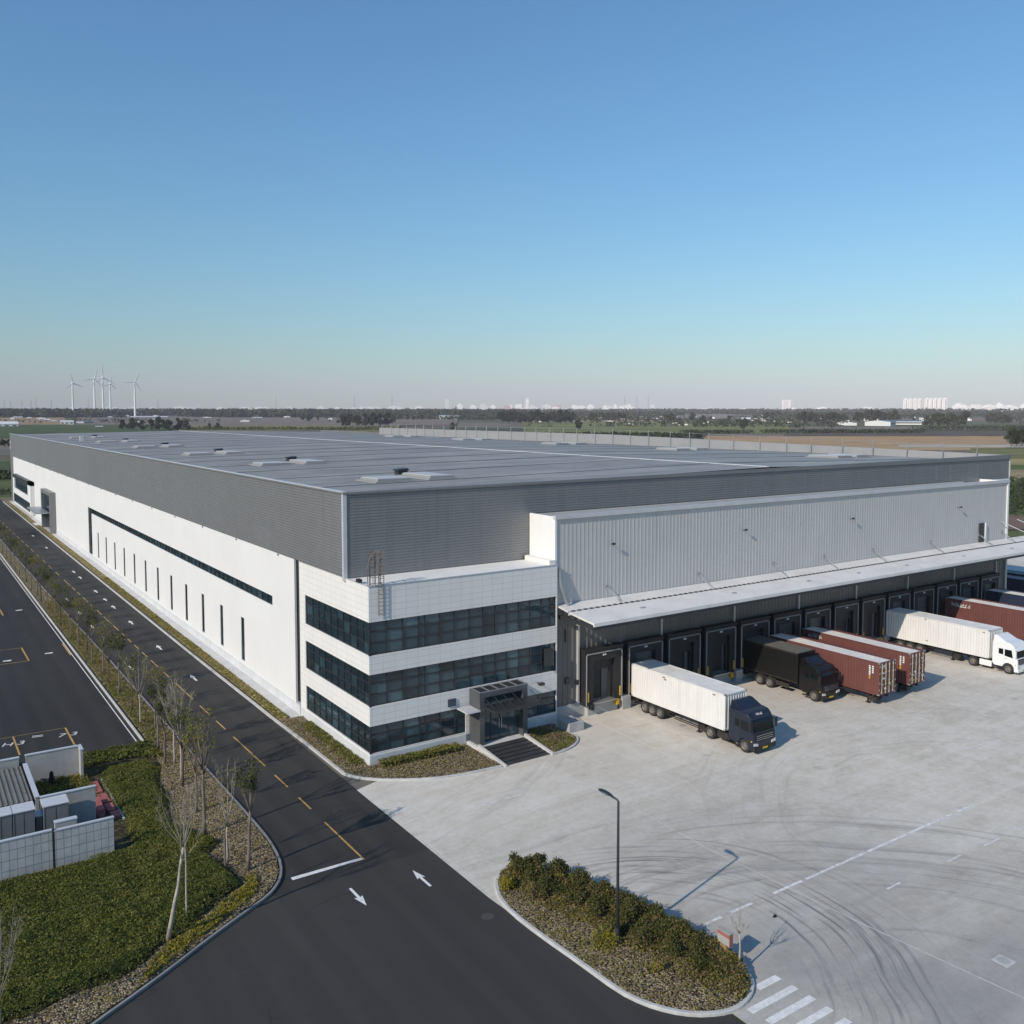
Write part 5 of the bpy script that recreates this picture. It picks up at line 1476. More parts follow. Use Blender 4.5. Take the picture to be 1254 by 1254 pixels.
# street lamp
LP = thing('street_lamp', 'tall dark grey street lamp standing among the shrubs of the traffic island', 'street lamp', (.23, -26.3, .12))
p = MB(); p.path([(.23, -26.3, .12), (.23, -26.3, 3.5), (.23, -26.3, 7.0), (.21, -26.2, 7.08), (.12, -25.9, 7.16)], [.085, .07, .055, .05, .045], 10); p.build('pole', M['lamp'], LP, smooth=True)
p = MB(); p.box(.08, -26.45, .10, .38, -26.15, .16); p.path([(.23, -26.3, .15), (.23, -26.3, .95)], [.11, .10], 10); p.build('base_plate', M['lamp'], LP)
hd = MB()
a0 = Vector((.16, -26.0, 7.15)); a1 = Vector((-.13, -25.28, 7.34))
side = Vector((-.93, -.37, 0)).normalized()
n = 9
prof = [(0, .05), (.15, .12), (.35, .17), (.6, .18), (.85, .14), (1, .04)]
for j, (f, wd) in enumerate(prof):
    c = a0.lerp(a1, f)
    for k in range(8):
        a = 2 * math.pi * k / 8
        hd.v.append(tuple(c + side * math.cos(a) * wd + Vector((0, 0, 1)) * math.sin(a) * wd * (.42 if math.sin(a) > 0 else .2)))
for j in range(len(prof) - 1):
    for k in range(8):
        q = (k + 1) % 8
        hd.f.append((j * 8 + k, j * 8 + q, (j + 1) * 8 + q, (j + 1) * 8 + k)); hd.m.append(0)
hd.f.append(tuple(range(8))); hd.m.append(0); hd.f.append(tuple(range(40, 48))); hd.m.append(0)
h_ = hd.build('lamp_head', M['lamp'], LP, smooth=True)
p = MB(); c = a0.lerp(a1, .58); p.box(c.x - .1, c.y - .2, c.z - .055, c.x + .1, c.y + .2, c.z - .035); p.build('lens', M['lens'], h_)

# ------------------------------------------------------------------ ground cover and shrubs
def cover(name, poly, n, hf, sizes, mats, weights, label, cat, z0=.1, seed=1, up=.4, base=None, clump=0., zlow=.25, mz=None):
    """scattered leaves; hf(x, y) -> local plant height"""
    q = random.Random(seed)
    xs = [p[0] for p in poly]; ys = [p[1] for p in poly]
    m = MB(); k = 0; tries = 0
    while k < n and tries < n * 30:
        tries += 1
        x, y = q.uniform(min(xs), max(xs)), q.uniform(min(ys), max(ys))
        if not inside((x, y), poly): continue
        h = hf(x, y)
        if h <= 0: k += .1; continue
        nz = noise.noise((x * 1.3, y * 1.3, seed)) * .5 + noise.noise((x * 4, y * 4, seed + 5)) * .5
        lf_ = noise.noise((x * .28, y * .28, seed + 9)) + .5 * noise.noise((x * .9, y * .9, seed + 3))
        if clump and nz < q.uniform(-.5, .5) * clump - .12: k += .15; continue
        z = z0 + h * (zlow + (1 - zlow) * (1 - q.random() ** 2.2)) * (1 + nz * .35)
        w_ = list(weights)
        if nz > .15: w_[-1] *= 1.8
        w_[-1] *= max(.1, 1 + 2.6 * lf_); w_[0] *= max(.25, 1 - 1.3 * lf_)
        mi = q.choices(range(len(mats)), w_)[0]
        m.leaf((x, y, z), q.uniform(*sizes), mi, up, 1, q); k += 1
    if base:
        g = base
        x = min(xs)
        # understorey sheet that fills the gaps between the leaves
        st = .5
        nx = int((max(xs) - min(xs)) / st); ny = int((max(ys) - min(ys)) / st)
        for i in range(nx):
            for j in range(ny):
                a, b = min(xs) + i * st, min(ys) + j * st
                cs = [(a, b), (a + st, b), (a + st, b + st), (a, b + st)]
                if all(inside(c_, poly) for c_ in cs):
                    m.face([(cx_, cy_, z0 + max(0, hf(cx_, cy_)) * .45 * (1 + .5 * noise.noise((cx_ * 2, cy_ * 2, 3)))) for cx_, cy_ in cs], 0)
    o = m.build(name, mats, None, recalc=False)
    return tag(o, label, cat, None, 'stuff')

hedge = [(-34, -22), (-30, -19.6), (-26.6, -17.4), (-24.1, -16.3), (-23.1, -16.5), (-21.5, -15.9), (-19.75, -16.05), (-18.4, -15.3), (-17.7, -14.4), (-16.9, -13.9), (-15.9, -13.9), (-14.9, -12.6), (-13.4, -11.5), (-12.7, -11.0), (-12.8, -9.1), (-13.3, -6.8), (-12.15, -5.5), (-13.0, -3.4), (-13.9, -1.5), (-13.5, .6), (-13.2, 2.6), (-13.1, 5.4), (-12.3, 8.3), (-12.9, 9.8), (-15.7, 10.1), (-16.25, 8.0), (-16.4, 4.4), (-16.05, 1.2), (-16.4, -1.6), (-16.3, -2.9), (-17.0, -3.75), (-17.6, -3.75), (-23.2, -3.75), (-34, -3.75)]
def hh(x, y):
    e = edge_dist((x, y), hedge)
    base = .60 + .30 * noise.noise((x * .32, y * .32, 2)) + .22 * noise.noise((x * .95, y * .95, 7)) + .12 * noise.noise((x * 2.6, y * 2.6, 4))
    wall = 1.0 if y < -5.2 else .75
    return max(.06, base * wall * min(1, .25 + e / .7))
cover('low_hedge', hedge, 165000, hh, (.045, .10), LA, (.42, .38, .20), 'broad dark green low hedge planting at the road corner', 'hedge', .08, 5, .5, True)
yg = [(-17.4, -14.6), (-16.4, -14.2), (-14.7, -12.9), (-13.3, -11.8), (-12.4, -11.3), (-12.3, -10.4), (-11.7, -10.6), (-12.2, -12.2), (-13.6, -13.3), (-15.6, -14.6), (-17.3, -15.8), (-18.2, -16.4), (-19.0, -16.9), (-18.2, -15.6)]
cover('ground_cover', yg, 3600, lambda x, y: .18, (.07, .13), [M['leafC'], M['leafB'], M['leafY']], (.3, .25, .45), 'yellow green ground cover between hedge and curved kerb', 'ground cover', .1, 8, .6, None, .6)
cover('dry_plants', mulch_poly, 6500, lambda x, y: .12 + .1 * noise.noise((x, y, 0)), (.05, .12), [M['leafBrown'], M['leafTan'], M['leafY'], M['leafC']], (.4, .35, .12, .13), 'dry leaves and low brown plants over the mulch by the curved kerb', 'ground cover', .1, 9, .5, None, .5)
strip_front = [(-11.9, 13), (-10, 13), (-10.2, 75), (-11.95, 75)]
cover('strip_grass', strip_front, 15000, lambda x, y: .16 if y < 75 else 0, (.06, .16), [M['leafTan'], M['leafC'], M['leafBrown'], M['leafB']], (.35, .3, .15, .25), 'sparse dry grass and weeds under the row of young trees', 'grass', .09, 10, .3, None, .6)
top_strip = [(-11.9, 13.5), (-16.6, 13.6), (-18.3, 11.6), (-18.3, 10.6), (-15.6, 11.0), (-13.3, 11.0), (-11.5, 9.6)]
cover('low_hedge', top_strip, 3800, lambda x, y: .25 + .2 * noise.noise((x * .8, y * .8, 1)), (.09, .17), LA, (.4, .35, .25), 'narrow green planting along the end of the parking lot', 'hedge', .08, 12, .5, None, .9)
inner = [(-20.4, 3.2), (-16.9, 3.2), (-16.9, 10.0), (-20.4, 10.0)]
cover('ground_cover', inner, 2600, lambda x, y: .25 + .15 * noise.noise((x * .6, y * .6, 4)) if y > 5 else .1, (.08, .16), LB, (.5, .35, .15), 'grass and weeds inside the walled yard at the left edge', 'ground cover', .08, 13, .5, None, .6)
vg = [(-1.95, 13), (-1.0, 13), (-1.0, 90), (-1.95, 90)]
cover('verge_grass', vg, 9500, lambda x, y: .09, (.05, .13), [M['leafTan'], M['leafC'], M['leafY'], M['leafB']], (.35, .3, .13, .22), 'dry yellow grass of the verge beside the pavement', 'grass', .1, 14, .3, None, .6)
green_l = [(-1.05, .5), (-.15, .5), (-.15, 10.8), (-1.0, 10.8)]
cover('ground_cover', green_l, 2400, lambda x, y: .25 if x > -.75 or y < 6 else .12, (.07, .15), LA, (.3, .4, .3), 'green strip of low plants along the left office wall', 'ground cover', .1, 15, .5, None, .7)
green_f = [(.5, -.2), (.5, -1.0), (6.8, -1.25), (6.9, -.25)]
cover('low_hedge', green_f, 2600, lambda x, y: .42, (.08, .16), LA, (.3, .42, .28), 'low green hedge at the foot of the office front', 'hedge', .1, 16, .5, True)
fmul = fb + [(7.7, -.1), (-.1, -.1), (-.1, 12.8), (-1.9, 12.8)]
cover('dry_plants', fmul, 5200, lambda x, y: .12, (.05, .12), [M['leafBrown'], M['leafTan'], M['leafC'], M['leafY']], (.38, .34, .2, .08), 'brown dry plants on the bed round the office corner', 'ground cover', .1, 17, .5, None, .5)
sidep = [(12.4, -.3), (12.4, -5.1), (14.3, -4.8), (15.3, -4.1), (14.6, -.4)]
cover('ground_cover', sidep, 1800, lambda x, y: .2 if y > -3 else .12, (.06, .14), [M['leafB'], M['leafC'], M['leafBrown']], (.4, .35, .25), 'green and brown plants in the small bed right of the stairs', 'ground cover', .1, 18, .5, None, .5)

# shrubs: each a thing with stems and foliage
def shrub(name, label, x, y, r, h, n, mats, weights, seed, lsize=(.07, .14), z0=.12, group=None, squash=1.0):
    q = random.Random(seed)
    T = thing(name, label, 'shrub', (x, y, z0), group)
    st = MB(); lf = MB()
    lobes = []
    for k in range(q.randint(6, 9)):
        a = q.uniform(0, 6.28); d = r * q.uniform(.15, .72)
        lobes.append((Vector((x + math.cos(a) * d, y + math.sin(a) * d * squash, z0 + h * q.uniform(.38, .82))), r * q.uniform(.32, .5)))
    for c, rr_ in lobes:
        st.path([(x + q.gauss(0, .05), y + q.gauss(0, .05), z0 - .02), (x * .5 + c.x * .5 + q.gauss(0, .04), y * .5 + c.y * .5, z0 + h * .3), c], [.02, .014, .006], 4)
    for _ in range(n):
        c, rr_ = q.choice(lobes)
        v = Vector((q.gauss(0, 1), q.gauss(0, 1), q.gauss(0, 1))).normalized() * rr_ * (q.random() ** .45) * q.uniform(.75, 1.25)
        p = c + Vector((v.x, v.y, v.z * .85))
        if p.z < z0 + .03: p.z = z0 + q.uniform(.03, .2)
        lf.leaf(p, q.uniform(*lsize), q.choices(range(len(mats)), weights)[0], .35, 1, q)
    # open twig tips above the outline
    for _ in range(10):
        c, rr_ = q.choice(lobes)
        e = c + Vector((q.gauss(0, .4), q.gauss(0, .4), 1)).normalized() * rr_ * q.uniform(1.0, 1.5)
        st.path([c, e], [.008, .003], 3)
        for _k in range(4): lf.leaf(c.lerp(e, q.uniform(.6, 1.05)), q.uniform(*lsize), q.randrange(len(mats)), .3, 1, q)
    st.build('stem', M['barkdark'], T, recalc=False); lf.build('foliage', mats, T, recalc=False)
    return T
G1 = 'dark green shrubs on the traffic island'
SH = [(.05, -18.5, .72, 1.25, 'tall dark green shrub at the far left end of the island'), (.95, -18.7, .68, 1.3, 'tall glossy shrub next to the far left end of the island'), (.1, -19.7, .85, 1.1, 'dark shrub behind the yellow bush of the island'), (1.25, -20.1, .85, 1.15, 'bushy shrub on the yard side of the island, near its far left end'), (.15, -21.1, .85, 1.0, 'olive shrub left of the island lamp, towards the road'), (1.6, -21.6, .85, 1.1, 'dark shrub on the yard side, left of the island lamp'), (.55, -22.6, .85, .95, 'dense olive shrub left of the lamp, in the middle of the island'), (1.9, -23.0, .9, 1.1, 'dense dark shrub on the yard side left of the lamp'), (2.3, -24.3, .85, 1.05, 'dark shrub at the yard kerb left of the lamp post'), (1.0, -24.0, .9, 1.0, 'broad shrub behind and left of the lamp post'), (1.9, -25.4, .9, 1.1, 'thick dark shrub right behind the lamp post'), (.85, -25.5, .75, .8, 'low olive shrub close to the lamp post'), (2.75, -26.0, .75, 1.05, 'dark shrub at the yard kerb right of the lamp post'), (1.5, -26.9, .85, .95, 'olive green shrub right of the lamp post'), (2.7, -27.5, .8, 1.0, 'dark shrub halfway between lamp and notice board'), (1.7, -28.4, .8, .8, 'brownish shrub in the middle of the island near the notice board'), (2.8, -28.9, .75, .85, 'dark shrub on the yard side just before the notice board'), (2.2, -29.9, .7, .65, 'low olive shrub in front of the notice board')]
for i, (x, y, r, h, lab) in enumerate(SH):
    shrub('shrub', lab, x, y, r, h, 2600, [M['shrA'], M['shrB'], M['shrC'], M['leafBrown']], (.42, .28, .17, .13), 200 + i, (.05, .105), group=G1)
shrub('yellow_bush', 'rounded yellow bush at the left tip of the traffic island', -1.3, -19.2, .55, .62, 1300, [M['leafY'], M['leafC'], M['leafY']], (.6, .2, .2), 301, (.05, .09))
shrub('yellow_bush', 'loose yellow flowering plant in front of the lamp post', -.35, -26.0, .75, .5, 700, [M['leafY'], M['leafC'], M['leafB']], (.5, .3, .2), 302, (.06, .11))
shrub('yellow_bush', 'yellow green plant near the roadside kerb right of the lamp base', .5, -28.9, .55, .45, 420, [M['leafY'], M['leafC'], M['leafBrown']], (.4, .3, .3), 303, (.06, .11))
shrub('brown_shrub', 'leafless brown shrub between the yellow bush and the dark ones', -.55, -20.7, .7, .6, 700, [M['leafBrown'], M['leafC'], M['leafBrown']], (.5, .2, .3), 304, (.05, .1))
shrub('brown_shrub', 'brown withered shrub near the front end of the island', 1.4, -29.7, .8, .5, 800, [M['leafBrown'], M['leafC'], M['leafB']], (.5, .25, .25), 305, (.05, .1))
def under(x, y):
    a, b = Vector((-1.9, -19.0)), Vector((1.0, -32.2)); t = (b - a).normalized(); d = Vector((x, y)) - a
    s = d.dot(Vector((-t.y, t.x)))
    e = edge_dist((x, y), isl_in)
    return max(0, min(.85, (s - .75 + .5 * noise.noise((x * .8, y * .8, 6))) * .42)) * min(1, .4 + e) * (1 + .5 * noise.noise((x * 1.7, y * 1.7, 9)))
cover('shrub_bed', isl_in, 38000, under, (.05, .10), [M['shrA'], M['leafBrown'], M['shrB'], M['shrC'], M['leafY']], (.26, .30, .18, .17, .09), 'tangled olive and brown undergrowth between the shrubs of the traffic island', 'undergrowth', .12, 27, .5, None, .5)
cover('dry_plants', isl_in, 9500, lambda x, y: .14 + .14 * noise.noise((x * .9, y * .9, 2)) + (.14 if x > .1 + (y + 20) * -.02 else 0), (.05, .11), [M['leafTan'], M['leafBrown'], M['leafY'], M['leafC']], (.42, .28, .12, .18), 'tan dry leaves and low plants covering the traffic island', 'ground cover', .11, 21, .5, None, .5)

# ------------------------------------------------------------------ walled yard at the left edge
def slab(name, label, x0, y0, x1, y1, h, cat='wall', mat='gridwall', cap=True):
    T = thing(name, label, cat, ((x0 + x1) / 2, (y0 + y1) / 2, 0))
    m = MB(); m.box(x0, y0, -.05, x1, y1, h); m.build('panel', M[mat], T)
    if cap: c_ = MB(); c_.box(x0 - .03, y0 - .03, h, x1 + .03, y1 + .03, h + .07); c_.build('coping', M['coping'], T)
    return T
slab('panel_wall', 'right panel of the grey grid wall above the hedge, with a white coping', -20.5, -3.5, -17.5, -3.34, 2.16)
slab('panel_wall', 'left panel of the grey grid wall above the hedge, cut by the picture edge', -31, -3.42, -20.62, -3.26, 2.2)
p = MB(); p.box(-20.62, -3.50, 0, -20.5, -3.30, 2.3); tag(p.build('wall_post', M['darkmetal'], None, (-20.56, -3.4, 0)), 'dark post in the gap between the two grey grid wall panels', 'post')
slab('concrete_wall', 'grey wall behind the cabinets with a thin white coping', -20.55, 1.85, -17.55, 2.03, 2.12, mat='concrete')
slab('concrete_wall', 'low wall piece behind the front grid wall, with a pale top', -20.4, -2.9, -19.3, -2.6, 2.35, mat='concrete')
slab('concrete_wall', 'pale concrete wall in front of the parking lot, right section', -20.5, 9.9, -17.3, 10.08, 2.1, mat='concrete')
slab('concrete_wall', 'pale concrete wall in front of the parking lot, left section at the picture edge', -30, 9.9, -20.9, 10.08, 2.05, mat='concrete')
slab('concrete_wall', 'short side wall end turning off the pale lot wall', -17.28, 9.0, -17.12, 10.08, 2.1, mat='concrete')
slab('concrete_wall', 'narrow wall beside the grey ribbed shed roof', -20.72, 2.9, -20.52, 9.2, 1.8, mat='concrete')
p = MB(); p.box(-20.9, 9.93, 0, -20.5, 10.02, 1.7); tag(p.build('metal_gate', M['darkmetal'], None, (-20.7, 9.97, 0)), 'dark narrow gate between the two pale lot wall sections', 'gate')
CB = 'grey cabinets behind the grid wall'
for (x0, x1, y0, y1, h, lab) in ((-20.6, -19.28, .25, 1.5, 2.2, 'tallest grey cabinet, rightmost behind the grid wall'), (-22.15, -21.05, .28, 1.5, 2.2, 'grey cabinet left of the gap behind the grid wall'), (-23.3, -22.2, .28, 1.46, 2.2, 'grey cabinet cut by the left picture edge'), (-20.98, -20.62, .6, 1.4, 1.6, 'low narrow cabinet between two tall grey cabinets')):
    T = thing('metal_cabinet', lab, 'cabinet', ((x0 + x1) / 2, (y0 + y1) / 2, 0), CB)
    m = MB(); m.box(x0, y0, 0, x1, y1, h - .06); b_ = m.build('body', M['cabinet'], T, bevel=.015)
    m = MB(); m.box(x0 - .04, y0 - .04, h - .06, x1 + .04, y1 + .04, h); m.build('top', M['palesteel'], T)
    m = MB(); m.box((x0 + x1) / 2 - .01, y0 - .008, .1, (x0 + x1) / 2 + .01, y0, h - .15); m.box(x0 + .06, y0 - .01, .1, x0 + .08, y0, h - .15); m.build('door_line', M['darkmetal'], b_)
SR = thing('shed', 'low shed with a dark ribbed roof at the left picture edge', 'shed', (-22, 6, 0))
m = MB(); m.box(-24, 3.0, 0, -20.95, 9.2, 1.65); m.build('wall', M['concrete'], SR)
m = MB()
m.strip(vrib(-24.1, -20.85, .28, .05), 2.9, 9.3, lambda u, d, w: (u, w, 1.68 + d))
m.build('roof', M['boxroof'], SR)
for i, (x0, y0, x1, y1, h, lab) in enumerate(((-16.95, 5.9, -16.45, 7.9, .12, 'red paved step farthest from the grid wall'), (-16.9, 3.9, -16.35, 5.4, .16, 'red paved step, second from the far end'), (-16.8, 2.4, -16.3, 3.6, .16, 'red paved step in the middle of the row'), (-16.75, 1.2, -16.2, 2.1, .2, 'red paved step, nearest one'), (-17.4, 1.95, -17.0, 4.2, .5, 'higher red block inside the opening beside the grey wall'))):
    m = MB(); m.box(x0, y0, 0, x1, y1, h + .06); tag(m.build('paved_step', M['redbrick'], None, ((x0 + x1) / 2, (y0 + y1) / 2, 0), bevel=.02), lab, 'step', 'red paved steps by the walled yard')
m = MB(); m.box(-16.2, .8, -.02, -16.08, 8.2, .18); tag(m.build('kerb', M['kerb'], None), 'thin pale kerb beside the red steps', 'kerb', None, 'structure')
m = MB(); m.lathe([(.14, 0), (.16, .3), (.12, .75), (.05, .85), (0, .86)], (-19.04, 9.45, .05), 'Z', 10); tag(m.build('bollard', M['black'], None, (-19.04, 9.45, .05)), 'small black bollard by the pale lot wall', 'bollard')

# manholes
M['manhole'] = pm('worn_cast_iron', (.075, .072, .068), .7, .2, var=.25, vs=6)
MH = thing('manhole_cover', 'round steel manhole cover in a pale square surround on the yard', 'manhole cover', (14.14, -37.04, .006))
m = MB(); m.box(13.75, -37.42, 0, 14.53, -36.66, .014); m.build('surround', M['kerb'], MH)
m = MB(); m.lathe([(.29, 0), (.29, .022), (.22, .024), (0, .024)], (14.14, -37.04, 0), 'Z', 24); m.build('lid', M['concrete'], MH)
m = MB(); m.lathe([(.33, .0), (.33, .012), (.27, .014), (0, .014)], (-3.4, -20.7, 0), 'Z', 24); tag(m.build('manhole_cover', M['manhole'], None, (-3.4, -20.7, 0)), 'dark round manhole cover in the asphalt near the island', 'manhole cover')
m = MB(); m.path([(8.3, -28.75, .02), (8.42, -28.72, .06), (8.56, -28.62, .03)], [.03, .05, .02], 5); m.box(8.3, -28.8, .004, 8.5, -28.68, .05); tag(m.build('road_debris', M['black'], None, (8.4, -28.7, 0)), 'small scrap of black rubber lying on the yard', 'debris')
BGT = [[240.1,1317.2,0,15.9],[254.7,1328.5,0,18.0],[264.1,1312.3,0,14.6],[270.2,1282.7,0,15.9],[277.7,1267.1,0,19.4],[286.4,1251.2,0,15.6],[301.4,1261.4,0,17.8],[313.1,1258.5,0,15.0],[349.0,1277.1,0,10.3],[361.3,1273.5,0,10.9],[791.8,2046.5,6.1,16.8],[780.0,1979.8,5.5,17.8],[831.5,2055.1,6.2,13.3],[624.4,1432.1,1.0,19.7],[634.9,1427.5,1.0,22.8],[640.5,1407.3,0.9,21.0],[654.0,1401.1,0.9,22.6],[659.0,1381.1,0.8,25.3],[669.2,1376.2,0.8,23.3],[690.0,1383.7,0.9,25.3],[615.3,1035.5,0,12.3],[1016.5,1515.4,3.1,24.9],[1028.4,1507.4,3.1,27.3],[1036.8,1501.7,3.1,27.0],[1016.0,1448.6,2.7,23.2],[1067.9,1503.2,3.3,20.6],[1033.9,1436.1,2.7,26.7],[1033.3,1414.3,2.5,28.7],[1062.9,1437.8,2.8,23.1],[1083.7,1445.5,3.0,20.7],[1115.6,1468.5,3.3,25.4],[1080.8,1401.7,2.7,28.0],[1112.6,1423.7,3.0,28.0],[1111.3,1401.3,2.8,24.8],[792.5,976.4,0,16.7],[1355.5,1642.7,5.5,20.6],[1338.1,1601.2,5.2,18.9],[1433.5,1693.8,6.2,20.1],[1444.3,1684.7,6.2,19.3],[1440.3,1658.5,6.1,20.6],[1406.8,1599.7,5.5,21.3],[1417.5,1590.4,5.5,19.5],[1293.8,1317.3,3.3,16.8],[1314.1,1324.2,3.4,22.8],[1564.2,1512.6,5.9,21.5],[1415.1,1333.6,4.0,16.4],[1607.4,1435.0,5.7,14.2],[1001.2,852.2,0,17.4],[1916.9,1583.9,8.4,20.0],[1965.5,1605.4,8.8,19.0],[1994.9,1610.6,9.0,22.2],[1514.1,1160.3,3.7,21.2],[1519.9,1153.0,3.7,25.0],[1528.2,1142.2,3.7,23.5],[1533.6,1135.2,3.7,20.4],[1510.9,1101.2,3.4,20.2],[1531.9,1105.2,3.6,20.3],[1570.9,1118.2,3.9,23.4],[1545.0,1087.4,3.6,19.8],[1583.3,1101.2,3.9,20.6],[1629.1,1105.5,4.2,22.9],[1633.7,1099.1,4.2,20.9],[1691.1,1123.8,4.7,26.3],[1713.6,1127.9,4.8,26.7],[1684.3,1097.2,4.5,25.3],[1722.9,1114.0,4.8,23.4],[1693.2,1083.9,4.5,21.1],[1751.8,1108.6,5.0,21.2],[1687.2,1055.8,4.4,26.5],[1925.4,1164.3,6.4,15.4],[1448.3,838.1,1.8,19.1],[1437.9,822.4,1.7,21.6],[1442.4,814.7,1.7,22.5],[1431.1,800.6,1.5,22.0],[1465.2,809.6,1.8,22.8],[1439.6,786.1,1.5,20.8],[1443.8,778.6,1.5,20.7],[1507.6,805.4,2.1,25.2],[1812.2,924.8,4.7,21.7],[1779.4,898.8,4.4,19.5],[1766.0,880.8,4.2,20.7],[1824.1,902.1,4.7,17.2],[1756.0,856.7,4.0,18.6],[666.6,296.2,0,14.1],[675.1,296.6,0,11.9],[676.7,293.5,0,13.2],[1065.1,2075.9,7.2,12.8],[1061.2,2024.7,6.8,14.9],[1075.4,2017.3,6.8,12.5],[1093.7,2007.4,6.8,15.2],[1433.6,2343.4,10.5,22.1],[1417.7,2288.3,10.0,19.5],[1461.1,2326.5,10.5,19.6],[1444.4,2271.6,10.0,18.6],[1486.9,2310.1,10.5,17.1],[1517.8,2323.7,10.7,22.7],[39.4,726.0,0,5.4],[40.2,718.1,0,5.0],[43.1,717.9,0,5.3]]

# ------------------------------------------------------------------ far trees, hedges, woods
def crown_mesh(seed, n, mats_n, size, squat=1.0):
    """leaf clumps through an uneven crown; unit height tree: crown from .12 to 1"""
    q = random.Random(seed); m = MB()
    lobes = []
    for k in range(q.randint(9, 13)):
        a = q.uniform(0, 6.28); z = q.uniform(.25, .85)
        d = q.uniform(.05, .30) * (1.1 - abs(z - .5))
        lobes.append((Vector((math.cos(a) * d * squat, math.sin(a) * d * squat, z)), q.uniform(.12, .22)))
    lobes.append((Vector((0, 0, .86)), .14))
    for _ in range(n):
        c, r = q.choice(lobes)
        v = Vector((q.gauss(0, 1), q.gauss(0, 1), q.gauss(0, 1))).normalized() * r * (q.random() ** .4)
        m.leaf(c + v, size * q.uniform(.7, 1.3), q.choices(range(mats_n), (.5, .35, .15))[0], .5, 1, q)
    return m
FM = [[M['leafFar'], M['leafDark'], M['leafFar2']], [M['leafFar2'], M['leafFar'], M['leafFar2']], [M['leafDark'], M['leafFar'], M['leafFar']]]
def far_tree(name, label, x, y, z, h, kind, seed, group):
    T = thing(name, label, 'tree', (x, y, z), group)
    t = MB(); t.path([(0, 0, -.05), (.01, 0, .3), (0, .01, .7)], [.022, .018, .008], 6)
    for a in (0, 2.1, 4.2): t.path([(0, 0, .28), (.12 * math.cos(a), .12 * math.sin(a), .55)], [.012, .005], 4)
    tm = bpy.data.objects.new('trunk', t.mesh('trunk', M['barkdark'], recalc=False)); COL.objects.link(tm); tm.parent = T
    cm = bpy.data.objects.new('crown', crown_mesh(seed, 900, 3, .085, 1.15).mesh('crown', FM[kind], recalc=False)); COL.objects.link(cm); cm.parent = T
    T.scale = (h, h, h)
    return T
rr = random.Random(77)
FT = {}
GROUPS = [(9, 'tree clump behind the far left part of the roof', 'dark broadleaf tree in the clump behind the far left roof'), (13, 'tree clump behind the far left part of the roof', None)]
def glab(x, y):
    if x < 400 and y > 1200: return 'dark tree clump behind the left roof edge', 'dark round tree in the clump just behind the left part of the roof'
    if x < 100: return 'bushes beyond the far left corner', 'dark bush just left of the far left building corner'
    if y > 1900: return 'trees before the far woods', 'olive tree standing alone in front of the far woods'
    if 600 < x < 700 and y > 1300: return 'big tree clump left of centre', 'large green tree in the clump behind the roof, left of centre'
    if x < 700: return ('bushes by the dirt track', 'dark big bush at the right end of the orange soil field') if y < 400 else ('single tree behind the rail', 'small dark tree right behind the roof rail')
    if x < 1130 and y > 1390: return 'row of trees beyond the meadow', 'tree in the dense row beyond the green meadow'
    if x < 1100: return ('single trees in the meadow', 'single dark tree standing in the meadow behind the rail')
    if x < 1470 and y > 1580: return 'second tree row', 'tree in the second row beyond the meadow, right of the dense row'
    if y > 1300: return 'scattered trees right of centre', 'scattered tree in the fields right of centre'
    if x < 1760 and y > 1050: return 'trees in front of the far tower', 'tree in the loose wood before the blue roofed sheds'
    if x < 1520: return 'trees right of the blue sheds', 'tree in the big clump right of the blue roofed sheds'
    return 'far right trees', 'tree in the clump near the far right horizon'
seen = set()
for i, (x, y, z, h) in enumerate(BGT):
    grp, lab = glab(x, y)
    k = rr.choice((0, 0, 1, 2)) if not (x < 400 and y > 1200) else rr.choice((0, 2))
    v = (k, rr.randrange(3))
    s = h * 1.06
    wd = rr.uniform(.85, 1.25)
    if v not in FT: FT[v] = far_tree('broadleaf_tree', lab, x, y, z, s, v[0], 400 + v[0] * 10 + v[1], grp); FT[v].scale = (s * wd, s * wd, s)
    else:
        o = dup(FT[v], (x, y, z), rr.uniform(0, 6.28), (s * wd, s * wd, s), lab); o['group'] = grp
def hedgerow(a, b, h, wdt, n, seed, label):
    q = random.Random(seed); m = MB()
    for _ in range(n):
        f = q.random(); p = Vector(a).lerp(Vector(b), f)
        hh_ = h * (.55 + .45 * abs(noise.noise((f * 40, seed, 0)) + .6))
        x, y = p.x + q.gauss(0, wdt), p.y + q.gauss(0, wdt)
        m.leaf((x, y, tz(x, y) + hh_ * q.random() ** .6), h * q.uniform(.25, .5), q.choices((0, 1, 2), (.5, .35, .15))[0], .5, 1, q)
    tag(m.build('hedgerow', FM[seed % 3], None, recalc=False), label, 'hedge', None, 'stuff')
hedgerow((775, 747), (847, 704), 5, 4, 900, 2, 'dark hedgerow behind the middle of the roof rail')
hedgerow((874, 708), (1043, 598), 5.6, 5, 1900, 5, 'long dark hedgerow in front of the blue roofed sheds')
hedgerow((1279, 743), (1400, 640), 6.2, 8, 1500, 3, 'olive hedgerow right of the blue roofed sheds')
hedgerow((300, 1290), (565, 1122), 5.9, 12, 2600, 4, 'yellowish scrub line just behind the roof edge')
hedgerow((505, 707), (657, 602), 6.0, 5, 1900, 8, 'dark shrub line behind the roof rail, left of centre')
hedgerow((1100, 650), (1330, 500), 4.0, 14, 1500, 11, 'rough dark scrub beyond the orange soil field')
hedgerow((200, 60), (310, 112), 2.2, 6, 2600, 14, 'green brush patch beyond the far right building corner')
hedgerow((-20, 330), (20, 345), 4.0, 5, 700, 17, 'dark scrub left of the far left building corner')
hedgerow((-8, 262), (16, 270), 1.5, 4, 500, 20, 'low dry scrub by the road end at the far left')
